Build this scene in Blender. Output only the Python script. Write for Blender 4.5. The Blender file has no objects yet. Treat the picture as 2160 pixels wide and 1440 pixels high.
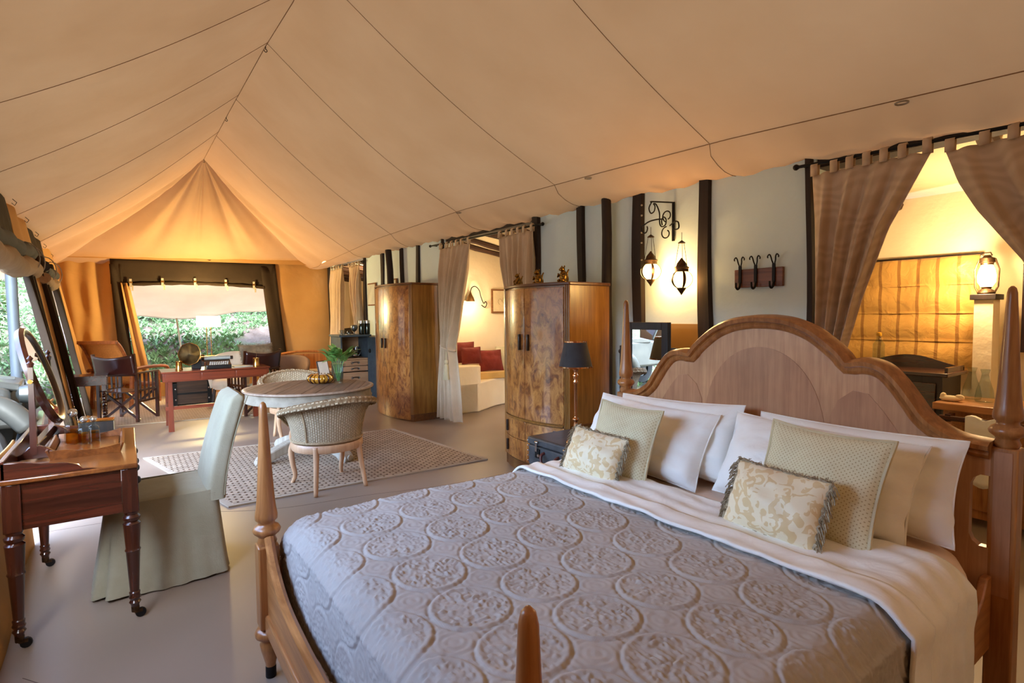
import bpy, math, random
from math import sin, cos, pi, sqrt, radians as R_, atan2, tan, exp
from mathutils import Vector, Matrix, noise

random.seed(7)
C = bpy.context.scene
COL = C.collection

# ---------------------------------------------------------------- camera, world, exposure
cam_d = bpy.data.cameras.new('camera')
cam_d.sensor_width = 36.0
cam_d.lens = 36.0 * 1150 / 2160
cam_d.clip_start = 0.02
cam_d.clip_end = 300
cam = bpy.data.objects.new('camera', cam_d)
COL.objects.link(cam)
Yd = Vector((262 - 1080, 672 - 720, 1150)).normalized()
Pd = Vector((2262 - 1080, 654 - 720, 1150))
Zd = Pd.cross(Yd).normalized()
if Zd.y > 0:
    Zd = -Zd
Xd = Yd.cross(Zd)
cam.matrix_world = Matrix(((Xd.x, -Xd.y, -Xd.z, 0), (Yd.x, -Yd.y, -Yd.z, 0), (Zd.x, -Zd.y, -Zd.z, 1.5), (0, 0, 0, 1)))
C.camera = cam

W = bpy.data.worlds.new('sky')
C.world = W
W.use_nodes = True
wn = W.node_tree.nodes
wl = W.node_tree.links
bg = wn['Background']
sky = wn.new('ShaderNodeTexSky')
sky.sky_type = 'NISHITA'
sky.sun_disc = False
sky.sun_elevation = R_(42)
sky.sun_rotation = R_(180)
sky.air_density = 1.0
sky.dust_density = 3.0
hs = wn.new('ShaderNodeHueSaturation')
hs.inputs['Saturation'].default_value = 0.8
wl.new(sky.outputs[0], hs.inputs['Color'])
tint = wn.new('ShaderNodeMix')
tint.data_type = 'RGBA'
tint.blend_type = 'MULTIPLY'
tint.inputs['Factor'].default_value = 1.0
tint.inputs['B'].default_value = (0.85, 0.985, 1.15, 1)          # cool overcast daylight
wl.new(hs.outputs[0], tint.inputs['A'])
wl.new(tint.outputs['Result'], bg.inputs['Color'])
bg.inputs['Strength'].default_value = 1.6

sun_d = bpy.data.lights.new('sun', 'SUN')
sun_d.energy = 0.5
sun_d.angle = R_(70)
sun_d.color = (1.0, 0.93, 0.82)
sun = bpy.data.objects.new('sun', sun_d)
COL.objects.link(sun)
sun.rotation_euler = (R_(34), 0, R_(0))
sun.location = (0, -6, 12)

vs = C.view_settings
vs.view_transform = 'Standard'
vs.look = 'None'
vs.gamma = 1.0
vs.use_curve_mapping = False
vs.exposure = 1.42
C.cycles.use_denoising = True
C.cycles.max_bounces = 8
C.cycles.diffuse_bounces = 5
C.cycles.transparent_max_bounces = 12
C.cycles.caustics_reflective = False
C.cycles.caustics_refractive = False
C.cycles.sample_clamp_indirect = 4.0


def lamp(name, loc, power, color=(1.0, 0.62, 0.28), size=0.05):
    d = bpy.data.lights.new(name, 'POINT')
    d.energy = power
    d.color = color
    d.shadow_soft_size = size
    o = bpy.data.objects.new(name, d)
    o.location = loc
    COL.objects.link(o)
    return o


# ---------------------------------------------------------------- materials
def lin(c):
    return tuple(((x / 255) / 12.92 if x / 255 <= 0.04045 else ((x / 255 + 0.055) / 1.055) ** 2.4) for x in c) + (1.0,)


MATS = {}


def _new(name):
    m = bpy.data.materials.new(name)
    m.use_nodes = True
    return m, m.node_tree.nodes, m.node_tree.links, m.node_tree.nodes['Principled BSDF']


def _coords(n, l, scale, src='Object', rot=(0, 0, 0)):
    tc = n.new('ShaderNodeTexCoord')
    mp = n.new('ShaderNodeMapping')
    mp.inputs['Scale'].default_value = scale
    mp.inputs['Rotation'].default_value = rot
    l.new(tc.outputs[src], mp.inputs['Vector'])
    return mp.outputs[0]


def _noise(n, l, vec, scale, detail=4, rough=0.55, dist=0.0):
    t = n.new('ShaderNodeTexNoise')
    t.inputs['Scale'].default_value = scale
    t.inputs['Detail'].default_value = detail
    t.inputs['Roughness'].default_value = rough
    t.inputs['Distortion'].default_value = dist
    l.new(vec, t.inputs['Vector'])
    return t.outputs['Fac']


def _ramp(n, l, fac, stops):
    r = n.new('ShaderNodeValToRGB')
    el = r.color_ramp.elements
    while len(el) < len(stops):
        el.new(0.5)
    for e, (p, c) in zip(el, stops):
        e.position = p
        e.color = lin(c)
    l.new(fac, r.inputs['Fac'])
    return r.outputs['Color']


def _bump(n, l, b, height, strength, dist=0.01, prev=None):
    bp = n.new('ShaderNodeBump')
    bp.inputs['Strength'].default_value = strength
    bp.inputs['Distance'].default_value = dist
    l.new(height, bp.inputs['Height'])
    if prev is not None:
        l.new(prev, bp.inputs['Normal'])
    l.new(bp.outputs[0], b.inputs['Normal'])
    return bp.outputs[0]


def plain(name, c, rough=0.6, metal=0.0, c2=None, scale=6.0, bump=0.0, bscale=60.0, coat=0.0, spec=0.5, sheen=0.0, trans=0.0, bdist=0.004):
    if name in MATS:
        return MATS[name]
    m, n, l, b = _new(name)
    v = _coords(n, l, (1, 1, 1))
    if c2 is None:
        c2 = tuple(max(0, x * 0.88) for x in c)
    l.new(_ramp(n, l, _noise(n, l, v, scale), [(0.3, c2), (0.7, c)]), b.inputs['Base Color'])
    b.inputs['Roughness'].default_value = rough
    b.inputs['Metallic'].default_value = metal
    b.inputs['Coat Weight'].default_value = coat
    b.inputs['Specular IOR Level'].default_value = spec
    b.inputs['Sheen Weight'].default_value = sheen
    b.inputs['Transmission Weight'].default_value = trans
    if bump:
        _bump(n, l, b, _noise(n, l, v, bscale, 3), bump, bdist)
    MATS[name] = m
    return m


def wood(name, dark, light, axis='z', s=1.0, rough=0.32, coat=0.25, mid=None, bump=0.08):
    if name in MATS:
        return MATS[name]
    m, n, l, b = _new(name)
    a, q = 2.2 * s, 34.0 * s
    sc = {'x': (a, q, q), 'y': (q, a, q), 'z': (q, q, a)}[axis]
    v = _coords(n, l, sc)
    g = _noise(n, l, v, 1.0, 6, 0.6, 0.5)
    mid = mid or tuple((x + y) / 2 for x, y in zip(dark, light))
    col = _ramp(n, l, g, [(0.28, dark), (0.5, mid), (0.74, light)])
    v2 = _coords(n, l, (1, 1, 1))
    mix = n.new('ShaderNodeMix')
    mix.data_type = 'RGBA'
    mix.blend_type = 'MULTIPLY'
    mix.inputs['Factor'].default_value = 0.5
    l.new(col, mix.inputs['A'])
    l.new(_ramp(n, l, _noise(n, l, v2, 3.0 * s, 3), [(0.3, (190, 175, 165)), (0.7, (255, 255, 255))]), mix.inputs['B'])
    l.new(mix.outputs['Result'], b.inputs['Base Color'])
    b.inputs['Roughness'].default_value = rough
    b.inputs['Coat Weight'].default_value = coat
    b.inputs['Coat Roughness'].default_value = 0.15
    if bump:
        _bump(n, l, b, g, bump, 0.003)
    MATS[name] = m
    return m


def burl(name, dark, mid, light):
    if name in MATS:
        return MATS[name]
    m, n, l, b = _new(name)
    tc = n.new('ShaderNodeTexCoord')
    sep = n.new('ShaderNodeSeparateXYZ')
    l.new(tc.outputs['Object'], sep.inputs[0])
    ab = n.new('ShaderNodeMath'); ab.operation = 'PINGPONG'; ab.inputs[1].default_value = 0.24
    l.new(sep.outputs['Y'], ab.inputs[0])                       # book-matched veneer leaves
    cmb = n.new('ShaderNodeCombineXYZ')
    l.new(sep.outputs['X'], cmb.inputs[0]); l.new(ab.outputs[0], cmb.inputs[1])
    mz = n.new('ShaderNodeMath'); mz.operation = 'MULTIPLY'; mz.inputs[1].default_value = 0.6
    l.new(sep.outputs['Z'], mz.inputs[0]); l.new(mz.outputs[0], cmb.inputs[2])
    g = _noise(n, l, cmb.outputs[0], 11.0, 10, 0.72, 1.1)
    col = _ramp(n, l, g, [(0.30, dark), (0.43, mid), (0.56, light), (0.72, mid)])
    f = _noise(n, l, cmb.outputs[0], 2.2, 4, 0.6, 1.2)
    mix = n.new('ShaderNodeMix'); mix.data_type = 'RGBA'; mix.blend_type = 'MULTIPLY'; mix.inputs['Factor'].default_value = 0.75
    l.new(col, mix.inputs['A'])
    l.new(_ramp(n, l, f, [(0.35, (170, 130, 100)), (0.6, (255, 255, 255))]), mix.inputs['B'])
    l.new(mix.outputs['Result'], b.inputs['Base Color'])
    b.inputs['Roughness'].default_value = 0.28
    b.inputs['Coat Weight'].default_value = 0.9
    b.inputs['Coat Roughness'].default_value = 0.06
    MATS[name] = m
    return m


def canvas(name, c, c2, transl=0.35, rough=0.85, bump=0.12, wr=3.0):
    if name in MATS:
        return MATS[name]
    m, n, l, b = _new(name)
    v = _coords(n, l, (1, 1, 1))
    col = _ramp(n, l, _noise(n, l, v, 1.3, 4), [(0.3, c2), (0.7, c)])
    l.new(col, b.inputs['Base Color'])
    b.inputs['Roughness'].default_value = rough
    b.inputs['Specular IOR Level'].default_value = 0.15
    nm = _bump(n, l, b, _noise(n, l, v, wr, 3, 0.5, 0.6), bump, 0.06)
    tr = n.new('ShaderNodeBsdfTranslucent')
    l.new(col, tr.inputs['Color'])
    l.new(nm, tr.inputs['Normal'])
    mx = n.new('ShaderNodeMixShader')
    mx.inputs[0].default_value = transl
    l.new(b.outputs[0], mx.inputs[1])
    l.new(tr.outputs[0], mx.inputs[2])
    l.new(mx.outputs[0], n['Material Output'].inputs['Surface'])
    MATS[name] = m
    return m


def cloth(name, c, c2=None, weave=260.0, bump=0.25, rough=0.9, fold=0.0, pattern=None, sheen=0.15, transl=0.0):
    """woven cloth in UV or object space"""
    if name in MATS:
        return MATS[name]
    m, n, l, b = _new(name)
    v = _coords(n, l, (1, 1, 1))
    c2 = c2 or tuple(x * 0.9 for x in c)
    if pattern == 'damask':
        f = _noise(n, l, v, 24.0, 1, 0.4, 1.3)
        col = _ramp(n, l, f, [(0.47, c2), (0.50, c)])
    elif pattern == 'lozenge':
        vo = n.new('ShaderNodeTexVoronoi')
        vo.inputs['Scale'].default_value = 88.0
        vo.inputs['Randomness'].default_value = 0.0
        l.new(_coords(n, l, (1, 1, 0), rot=(0, 0, R_(45))), vo.inputs['Vector'])
        col = _ramp(n, l, vo.outputs['Distance'], [(0.14, c2), (0.24, c)])
    elif pattern == 'swirl':
        f = n.new('ShaderNodeTexWave')
        f.wave_type = 'RINGS'
        f.inputs['Scale'].default_value = 4.0
        f.inputs['Distortion'].default_value = 14.0
        f.inputs['Detail'].default_value = 1.0
        l.new(v, f.inputs['Vector'])
        col = _ramp(n, l, f.outputs['Fac'], [(0.1, c2), (0.9, c)])
    else:
        col = _ramp(n, l, _noise(n, l, v, 5.0, 4), [(0.3, c2), (0.7, c)])
    l.new(col, b.inputs['Base Color'])
    b.inputs['Roughness'].default_value = rough if pattern != 'damask' else 0.45
    b.inputs['Specular IOR Level'].default_value = 0.25
    b.inputs['Sheen Weight'].default_value = sheen
    pv = None
    if fold:
        pv = _bump(n, l, b, _noise(n, l, v, 7.0, 3, 0.5, 0.8), fold, 0.03)
    _bump(n, l, b, _noise(n, l, v, weave, 2), bump, 0.002, pv)
    if transl:
        tr = n.new('ShaderNodeBsdfTranslucent')
        l.new(col, tr.inputs['Color'])
        mx = n.new('ShaderNodeMixShader')
        mx.inputs[0].default_value = transl
        l.new(b.outputs[0], mx.inputs[1])
        l.new(tr.outputs[0], mx.inputs[2])
        l.new(mx.outputs[0], n['Material Output'].inputs['Surface'])
    MATS[name] = m
    return m


def weave(name, c, c2, su, sv, bump=0.8, rough=0.8, offset=0.5, mortar=0.16, src='UV', rot=0.0):
    """plaited strands: a brick-bond of pale strands with dark gaps"""
    if name in MATS:
        return MATS[name]
    m, n, l, b = _new(name)
    v = _coords(n, l, (su, sv, 1), src, (0, 0, rot))
    br = n.new('ShaderNodeTexBrick')
    br.offset = offset
    br.inputs['Scale'].default_value = 1.0
    br.inputs['Mortar Size'].default_value = mortar
    br.inputs['Mortar Smooth'].default_value = 0.6
    br.inputs['Brick Width'].default_value = 1.0
    br.inputs['Row Height'].default_value = 0.5
    br.inputs['Color1'].default_value = lin(c)
    br.inputs['Color2'].default_value = lin(tuple(x * 0.86 for x in c))
    br.inputs['Mortar'].default_value = lin(c2)
    l.new(v, br.inputs['Vector'])
    l.new(br.outputs['Color'], b.inputs['Base Color'])
    b.inputs['Roughness'].default_value = rough
    b.inputs['Specular IOR Level'].default_value = 0.25
    inv = n.new('ShaderNodeMath')
    inv.operation = 'SUBTRACT'
    inv.inputs[0].default_value = 1.0
    l.new(br.outputs['Fac'], inv.inputs[1])
    _bump(n, l, b, inv.outputs[0], bump, 0.008)
    MATS[name] = m
    return m


def glow(name, c, strength, base=(255, 240, 210)):
    if name in MATS:
        return MATS[name]
    m, n, l, b = _new(name)
    b.inputs['Base Color'].default_value = lin(base)
    b.inputs['Emission Color'].default_value = lin(c)
    b.inputs['Emission Strength'].default_value = strength
    b.inputs['Roughness'].default_value = 0.4
    MATS[name] = m
    return m


def glass(name, c=(255, 255, 255), rough=0.02):
    if name in MATS:
        return MATS[name]
    m, n, l, b = _new(name)
    gl = n.new('ShaderNodeBsdfGlossy')
    gl.inputs['Roughness'].default_value = rough
    tp = n.new('ShaderNodeBsdfTransparent')
    tp.inputs['Color'].default_value = lin(c)
    lw_ = n.new('ShaderNodeLayerWeight')
    lw_.inputs['Blend'].default_value = 0.5
    pw_ = n.new('ShaderNodeMath'); pw_.operation = 'POWER'; pw_.inputs[1].default_value = 3.5
    l.new(lw_.outputs['Facing'], pw_.inputs[0])
    fr = n.new('ShaderNodeMath'); fr.operation = 'MULTIPLY_ADD'; fr.inputs[1].default_value = 0.4; fr.inputs[2].default_value = 0.03
    l.new(pw_.outputs[0], fr.inputs[0])
    mx = n.new('ShaderNodeMixShader')
    l.new(fr.outputs[0], mx.inputs[0])
    l.new(tp.outputs[0], mx.inputs[1])
    l.new(gl.outputs[0], mx.inputs[2])
    l.new(mx.outputs[0], n['Material Output'].inputs['Surface'])
    MATS[name] = m
    return m


# ---------------------------------------------------------------- mesh builder
class MB:
    def __init__(s):
        s.v = []; s.f = []; s.uv = {}

    def add(s, vs, fs, uv=None):
        n = len(s.v)
        s.v += [tuple(p) for p in vs]
        s.f += [tuple(i + n for i in f) for f in fs]
        if uv:
            for i, t in enumerate(uv):
                s.uv[n + i] = t
        return s

    def xf(s, M, start=0):
        for i in range(start, len(s.v)):
            s.v[i] = tuple(M @ Vector(s.v[i]))
        return s

    def box(s, x0, x1, y0, y1, z0, z1, M=None):
        vs = [(x, y, z) for z in (z0, z1) for x, y in ((x0, y0), (x1, y0), (x1, y1), (x0, y1))]
        if M is not None:
            vs = [tuple(M @ Vector(p)) for p in vs]
        return s.add(vs, [(3, 2, 1, 0), (4, 5, 6, 7), (0, 1, 5, 4), (1, 2, 6, 5), (2, 3, 7, 6), (3, 0, 4, 7)])

    def bar(s, p, q, w, h=None, up=(0, 0, 1), w2=None, h2=None):
        """rectangular bar from p to q"""
        h = h or w; w2 = w2 or w; h2 = h2 or h
        p = Vector(p); q = Vector(q)
        d = (q - p).normalized()
        u = Vector(up)
        if abs(d.dot(u)) > 0.98:
            u = Vector((1, 0, 0))
        a = d.cross(u).normalized(); b = a.cross(d).normalized()
        vs = []
        for c, ww, hh in ((p, w, h), (q, w2, h2)):
            for i, j in ((-1, -1), (1, -1), (1, 1), (-1, 1)):
                vs.append(c + a * i * ww / 2 + b * j * hh / 2)
        return s.add(vs, [(3, 2, 1, 0), (4, 5, 6, 7), (0, 1, 5, 4), (1, 2, 6, 5), (2, 3, 7, 6), (3, 0, 4, 7)])

    def lathe(s, prof, c=(0, 0, 0), n=20, rib=None, M=None, a0=0, a1=2 * pi):
        full = abs(a1 - a0 - 2 * pi) < 1e-6
        m = n if full else n + 1
        vs = []
        for r, z in prof:
            for k in range(m):
                a = a0 + (a1 - a0) * k / n
                rr = r * (rib(a) if rib else 1)
                p = Vector((rr * cos(a), rr * sin(a), z))
                if M is not None:
                    p = M @ p
                vs.append((p.x + c[0], p.y + c[1], p.z + c[2]))
        fs = []
        for i in range(len(prof) - 1):
            for k in range(n):
                k2 = (k + 1) % m
                fs.append((i * m + k, i * m + k2, (i + 1) * m + k2, (i + 1) * m + k))
        if full and prof[0][0] > 1e-5:
            fs.append(tuple(reversed(range(m))))
        if full and prof[-1][0] > 1e-5:
            fs.append(tuple(range((len(prof) - 1) * m, len(prof) * m)))
        return s.add(vs, fs)

    def tube(s, pts, r, n=8, closed=False, cap=True):
        pts = [Vector(p) for p in pts]
        N = len(pts)
        rr = r if isinstance(r, (list, tuple)) else [r] * N
        vs = []
        u = None
        for i, p in enumerate(pts):
            if closed:
                d = pts[(i + 1) % N] - pts[i - 1]
            else:
                d = pts[min(i + 1, N - 1)] - pts[max(i - 1, 0)]
            d.normalize()
            if u is None:
                u = d.orthogonal().normalized()
            u = (u - d * u.dot(d))
            if u.length < 1e-6:
                u = d.orthogonal()
            u.normalize()
            w = d.cross(u)
            for k in range(n):
                a = 2 * pi * k / n
                vs.append(p + (u * cos(a) + w * sin(a)) * rr[i])
        fs = []
        for i in range(N if closed else N - 1):
            i2 = (i + 1) % N
            for k in range(n):
                k2 = (k + 1) % n
                fs.append((i * n + k, i * n + k2, i2 * n + k2, i2 * n + k))
        if not closed and cap:
            fs.append(tuple(reversed(range(n))))
            fs.append(tuple(range((N - 1) * n, N * n)))
        return s.add(vs, fs)

    def prism(s, poly, mp, d0, d1):
        """poly: 2d outline, mp(a,b,d) -> 3d"""
        n = len(poly)
        vs = [mp(a, b, d0) for a, b in poly] + [mp(a, b, d1) for a, b in poly]
        fs = [tuple(reversed(range(n))), tuple(range(n, 2 * n))]
        fs += [(i, (i + 1) % n, n + (i + 1) % n, n + i) for i in range(n)]
        return s.add(vs, fs)

    def grid(s, fn, nu, nv, cu=False):
        vs = []; uv = []
        mu = nu if cu else nu + 1
        for j in range(nv + 1):
            for i in range(mu):
                u, v = i / nu, j / nv
                vs.append(fn(u, v)); uv.append((u, v))
        fs = []
        for j in range(nv):
            for i in range(nu):
                i2 = (i + 1) % mu
                fs.append((j * mu + i, j * mu + i2, (j + 1) * mu + i2, (j + 1) * mu + i))
        return s.add(vs, fs, uv)

    def ball(s, c, r, n=14, m=9, sq=None):
        rx, ry, rz = r if isinstance(r, (tuple, list)) else (r, r, r)
        prof = [(sin(pi * i / m), -cos(pi * i / m)) for i in range(m + 1)]
        prof[0] = (1e-6, -1); prof[-1] = (1e-6, 1)
        st = len(s.v)
        s.lathe(prof, (0, 0, 0), n)
        for i in range(st, len(s.v)):
            x, y, z = s.v[i]
            s.v[i] = (c[0] + x * rx, c[1] + y * ry, c[2] + z * rz)
        return s

    def build(s, name, mat, parent=None, smooth=True, angle=35, bevel=0.0, solid=0.0, sub=0, flip=False):
        me = bpy.data.meshes.new(name)
        me.from_pydata(s.v, [], s.f)
        if s.uv:
            ul = me.uv_layers.new(name='UVMap')
            for lp in me.loops:
                ul.data[lp.index].uv = s.uv.get(lp.vertex_index, (0, 0))
        me.update()
        if mat:
            me.materials.append(mat)
        if smooth:
            me.shade_smooth()
            if angle < 180:
                me.set_sharp_from_angle(angle=R_(angle))
        o = bpy.data.objects.new(name, me)
        COL.objects.link(o)
        if parent is not None:
            o.parent = parent
        if solid:
            md = o.modifiers.new('solid', 'SOLIDIFY'); md.thickness = solid; md.offset = 0
        if sub:
            md = o.modifiers.new('sub', 'SUBSURF'); md.levels = sub; md.render_levels = sub
        if bevel:
            md = o.modifiers.new('bevel', 'BEVEL'); md.width = bevel; md.segments = 2; md.limit_method = 'ANGLE'; md.angle_limit = R_(40)
            md.harden_normals = False
        return o


def B(*a):
    return MB().box(*a)


def tag(o, label, cat=None, group=None, kind=None):
    if label: o['label'] = label
    if cat: o['category'] = cat
    if group: o['group'] = group
    if kind: o['kind'] = kind
    return o


def thing(name, label, cat, loc=(0, 0, 0), rz=0.0, group=None):
    o = bpy.data.objects.new(name, None)
    o.empty_display_size = 0.1
    COL.objects.link(o)
    o.location = loc
    o.rotation_euler = (0, 0, rz)
    return tag(o, label, cat, group)


def copy_tree(o, parent=None):
    c = o.copy()
    COL.objects.link(c)
    if parent is not None:
        c.parent = parent
    for ch in list(o.children):
        copy_tree(ch, c)
    return c


def lerp(a, b, t):
    return a + (b - a) * t


def piece(t, pts):
    """piecewise-linear interpolation through (t, value...)"""
    if t <= pts[0][0]:
        return pts[0][1:] if len(pts[0]) > 2 else pts[0][1]
    for a, b in zip(pts, pts[1:]):
        if t <= b[0]:
            k = (t - a[0]) / (b[0] - a[0])
            r = [lerp(p, q, k) for p, q in zip(a[1:], b[1:])]
            return r if len(r) > 1 else r[0]
    return pts[-1][1:] if len(pts[-1]) > 2 else pts[-1][1]


def smooth(pts, n=6):
    """Catmull-Rom through points"""
    P = [Vector(p) for p in pts]
    out = []
    for i in range(len(P) - 1):
        a, b, c, d = P[max(i - 1, 0)], P[i], P[i + 1], P[min(i + 2, len(P) - 1)]
        for k in range(n):
            t = k / n
            out.append(0.5 * ((2 * b) + (c - a) * t + (2 * a - 5 * b + 4 * c - d) * t * t + (3 * b - a - 3 * c + d) * t ** 3))
    out.append(P[-1])
    return out


# ---- palette
oak = wood('honey_oak', (142, 88, 44), (204, 144, 86), 'z')
oak_y = wood('honey_oak_along_y', (150, 94, 46), (210, 148, 88), 'y')
oak_x = wood('honey_oak_along_x', (150, 94, 46), (210, 148, 88), 'x')
veneer = wood('headboard_veneer', (188, 138, 98), (220, 172, 128), 'z', 1.4, 0.3, 0.3)
inlay = wood('inlay_veneer', (172, 122, 88), (204, 154, 114), 'z', 1.2, 0.3, 0.3)
walnut = burl('burr_walnut', (74, 38, 14), (150, 92, 40), (206, 148, 78))
walnut_side = wood('walnut_side', (118, 78, 30), (176, 124, 58), 'z', 0.8, 0.28, 0.7)
maho_x = wood('dark_mahogany_along_x', (40, 16, 9), (92, 42, 25), 'x', 0.7, 0.25, 0.5)
maho = wood('dark_mahogany', (40, 16, 9), (84, 38, 22), 'y', 0.7, 0.25, 0.5)
maho_z = wood('dark_mahogany_upright', (38, 16, 10), (78, 36, 21), 'z', 0.7, 0.25, 0.5)
maho_t = wood('mahogany_top', (80, 42, 17), (136, 80, 36), 'y', 0.7, 0.25, 0.5)
redwood = wood('red_mahogany', (86, 32, 14), (134, 58, 28), 'x', 0.7, 0.3, 0.4)
redwood_z = wood('red_mahogany_upright', (80, 30, 14), (126, 54, 26), 'z', 0.7, 0.3, 0.4)
darkwood = wood('near_black_wood', (20, 12, 9), (48, 30, 22), 'z', 0.8, 0.5, 0.1)
timber = wood('dark_timber', (24, 16, 13), (56, 38, 30), 'z', 0.6, 0.75, 0.0, bump=0.4)
timber_x = wood('dark_timber_rafter', (44, 26, 16), (96, 62, 40), 'x', 0.6, 0.75, 0.0, bump=0.5)
beech = wood('pale_beech', (196, 152, 112), (226, 186, 148), 'z', 0.8, 0.4, 0.1)
limed = wood('limed_wood', (150, 140, 122), (196, 188, 172), 'z', 0.7, 0.7, 0.0)
weathered = wood('weathered_board', (88, 66, 50), (140, 112, 88), 'x', 0.8, 0.65, 0.0, bump=0.3)
brass = plain('brass', (212, 160, 84), 0.22, 1.0)
copper = plain('rose_brass', (226, 168, 124), 0.16, 1.0)
gold = plain('antique_gold', (168, 128, 60), 0.35, 1.0, (96, 70, 30), 40)
iron = plain('black_iron', (26, 25, 25), 0.5, 0.6)
silver = plain('silver', (200, 200, 200), 0.2, 1.0)
steel = plain('painted_steel', (58, 68, 76), 0.55, 0.1)
mirror = plain('mirror_glass', (235, 240, 240), 0.01, 1.0, (235, 240, 240))
plaster = plain('white_plaster', (222, 242, 247), 0.85, 0, (213, 233, 238), 1.6, 0.25, 9.0, spec=0.2, bdist=0.02)
cream = plain('cream_plaster', (242, 226, 194), 0.85, 0, (234, 215, 180), 1.6, 0.3, 9.0, spec=0.2, bdist=0.02)
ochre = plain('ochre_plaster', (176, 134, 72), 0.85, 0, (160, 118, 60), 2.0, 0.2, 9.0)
white_linen = cloth('white_linen', (246, 245, 238), (238, 236, 228), 300, 0.1, 0.85, 0.35)
warm_lit_linen = cloth('warm_lit_sheet', (236, 208, 184), (228, 196, 170), 300, 0.1, 0.85, 0.2)  # white sheet, the peach of warm light put into its colour
clear = glass('clear_glass', (240, 246, 244))

# ================================================================ SETTING
tent = canvas('tan_canvas', (186, 146, 102), (177, 136, 92), 0.035)
tent_wall = canvas('wall_canvas', (190, 146, 92), (176, 132, 80), 0.04, bump=0.3, wr=2.2)
darkcanvas = canvas('brown_canvas', (58, 46, 34), (44, 34, 25), 0.03, bump=0.3)
seam_m = plain('seam_stitching', (150, 112, 76), 0.9)


def fold(x, y):
    dx, dy = x - 1.2, y - 10.7
    r = sqrt(dx * dx + dy * dy)
    a = math.degrees(atan2(dx, dy))
    w = max(0, min(1, r / 0.5)) * max(0, min(1, (3.4 - r) / 1.6))
    z = 0
    for c, s, h in ((-74, 4, .05), (-62, 5, -.06), (-50, 3.5, .07), (-38, 5, -.06), (-27, 4, .06), (-10, 5, .03), (0, 2.5, .05),
                    (14, 5, -.03), (26, 3.5, .07), (37, 4, -.06), (48, 3, .06), (60, 5, -.06), (70, 4, .04)):
        z += h * exp(-((a - c) / s) ** 2)
    return z * w * max(0, min(1, (12.45 - y) / .6))


eL = [(-3, 2.8), (8, 2.81), (9, 2.74), (11.6, 2.57), (12.5, 2.48)]
eR = [(-3, 2.5), (.7, 2.6), (2.2, 2.69), (3.5, 2.73), (5.8, 2.79), (8.5, 2.77), (12.5, 2.57)]
wE = [(-3, 2.42), (.8, 2.47), (1.9, 2.52), (3.5, 2.56), (8.8, 2.62), (12.5, 2.66)]
rZ = [(-3, 4.0), (4.67, 4.04), (5.74, 4.107), (8.17, 4.166), (10.7, 4.2)]
Y0 = -2.6


def slopeL(u, v):
    a = lerp(Y0, 12.62, u); b = lerp(Y0, 10.7, u)
    y = lerp(a, b, v); x = lerp(-1.03, 1.2, v)
    z = lerp(piece(a, eL) - .055, piece(b, rZ), v) - .09 * sin(pi * v)
    return (x, y, z + fold(x, y))


def slopeR(u, v):
    a = lerp(Y0, 12.62, u); b = lerp(Y0, 10.7, u)
    y = lerp(a, b, v); x = lerp(3.4, 1.2, v)
    z = lerp(piece(a, eR), piece(b, rZ), v) - .10 * sin(pi * v)
    return (x, y, z + fold(x, y))


def hip(u, v):
    x = lerp(lerp(-1.03, 3.4, u), 1.2, v); y = lerp(12.62, 10.7, v)
    z = lerp(lerp(2.425, 2.57, u), 4.2, v) - lerp(.09, .10, u) * sin(pi * v)
    return (x, y, z + fold(x, y))


def valance(u, v):
    y = lerp(Y0, 12.62, u)
    x = lerp(3.4, 3.83, v)
    z = lerp(piece(y, eR), piece(y, wE), v) - .05 * sin(pi * v) + .012 * sin(y * 9 + 3 * v) * v + .01 * sin(y * 23 + 2) * v
    return (x, y, z)


ce = MB().grid(slopeL, 200, 24).build('ceiling', tent, smooth=True, angle=180)
tag(ce, 'tan canvas tent roof slope above the dressing table', kind='structure')
MB().grid(slopeR, 200, 24).build('roof_slope', tent, ce, angle=180)
MB().grid(hip, 150, 40).build('hip_end', tent, ce, angle=180)
MB().grid(valance, 200, 6).build('valance', tent, ce, angle=180)


def on_slope(fn, y, v):
    return Vector(fn((y - Y0) / ((12.62 - Y0) * (1 - v) + (10.7 - Y0) * v), v))


for yr, ye in ((1.0, 1.4), (2.7, 3.2), (4.39, 5.08), (5.62, 6.8), (7.24, 8.66), (8.92, 10.5)):
    MB().tube([on_slope(slopeL, lerp(ye, yr, k / 16), k / 16) - Vector((-.003, 0, .004)) for k in range(17)], .0022, 5).build('seam', seam_m, ce)
for yr, ye in ((-.9, -1.2), (.85, .55), (2.51, 2.365), (4.12, 4.06), (5.66, 5.95), (7.42, 8.0), (9.15, 9.9)):
    u = (ye + .05 - Y0) / (12.62 - Y0)
    MB().tube([on_slope(slopeR, lerp(ye, yr, k / 16), k / 16) - Vector((.003, 0, .004)) for k in range(16, -1, -1)] + [Vector(valance(u, k / 5)) - Vector((0, 0, .004)) for k in range(1, 6)],
              .0022, 5).build('seam', seam_m, ce)
MB().tube([Vector(slopeR(k / 60, 0)) - Vector((0, 0, .006)) for k in range(61)], .003, 5).build('eave_seam', seam_m, ce)
MB().tube([Vector(slopeR(k / 40, 1)) - Vector((0, 0, .003)) for k in range(41)], .0035, 5).build('ridge_seam', seam_m, ce)
for yy in (5.74, 8.2, 10.7):
    z = piece(yy, rZ)
    MB().tube([(1.2, yy, z), (1.2, yy, z - .03)] + [(1.2 + .014 * sin(a), yy, z - .045 + .014 * cos(a)) for a in (0, 1, 2, 3, 4, 5)], .004, 5).build('ridge_ring', iron, ce)
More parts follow.
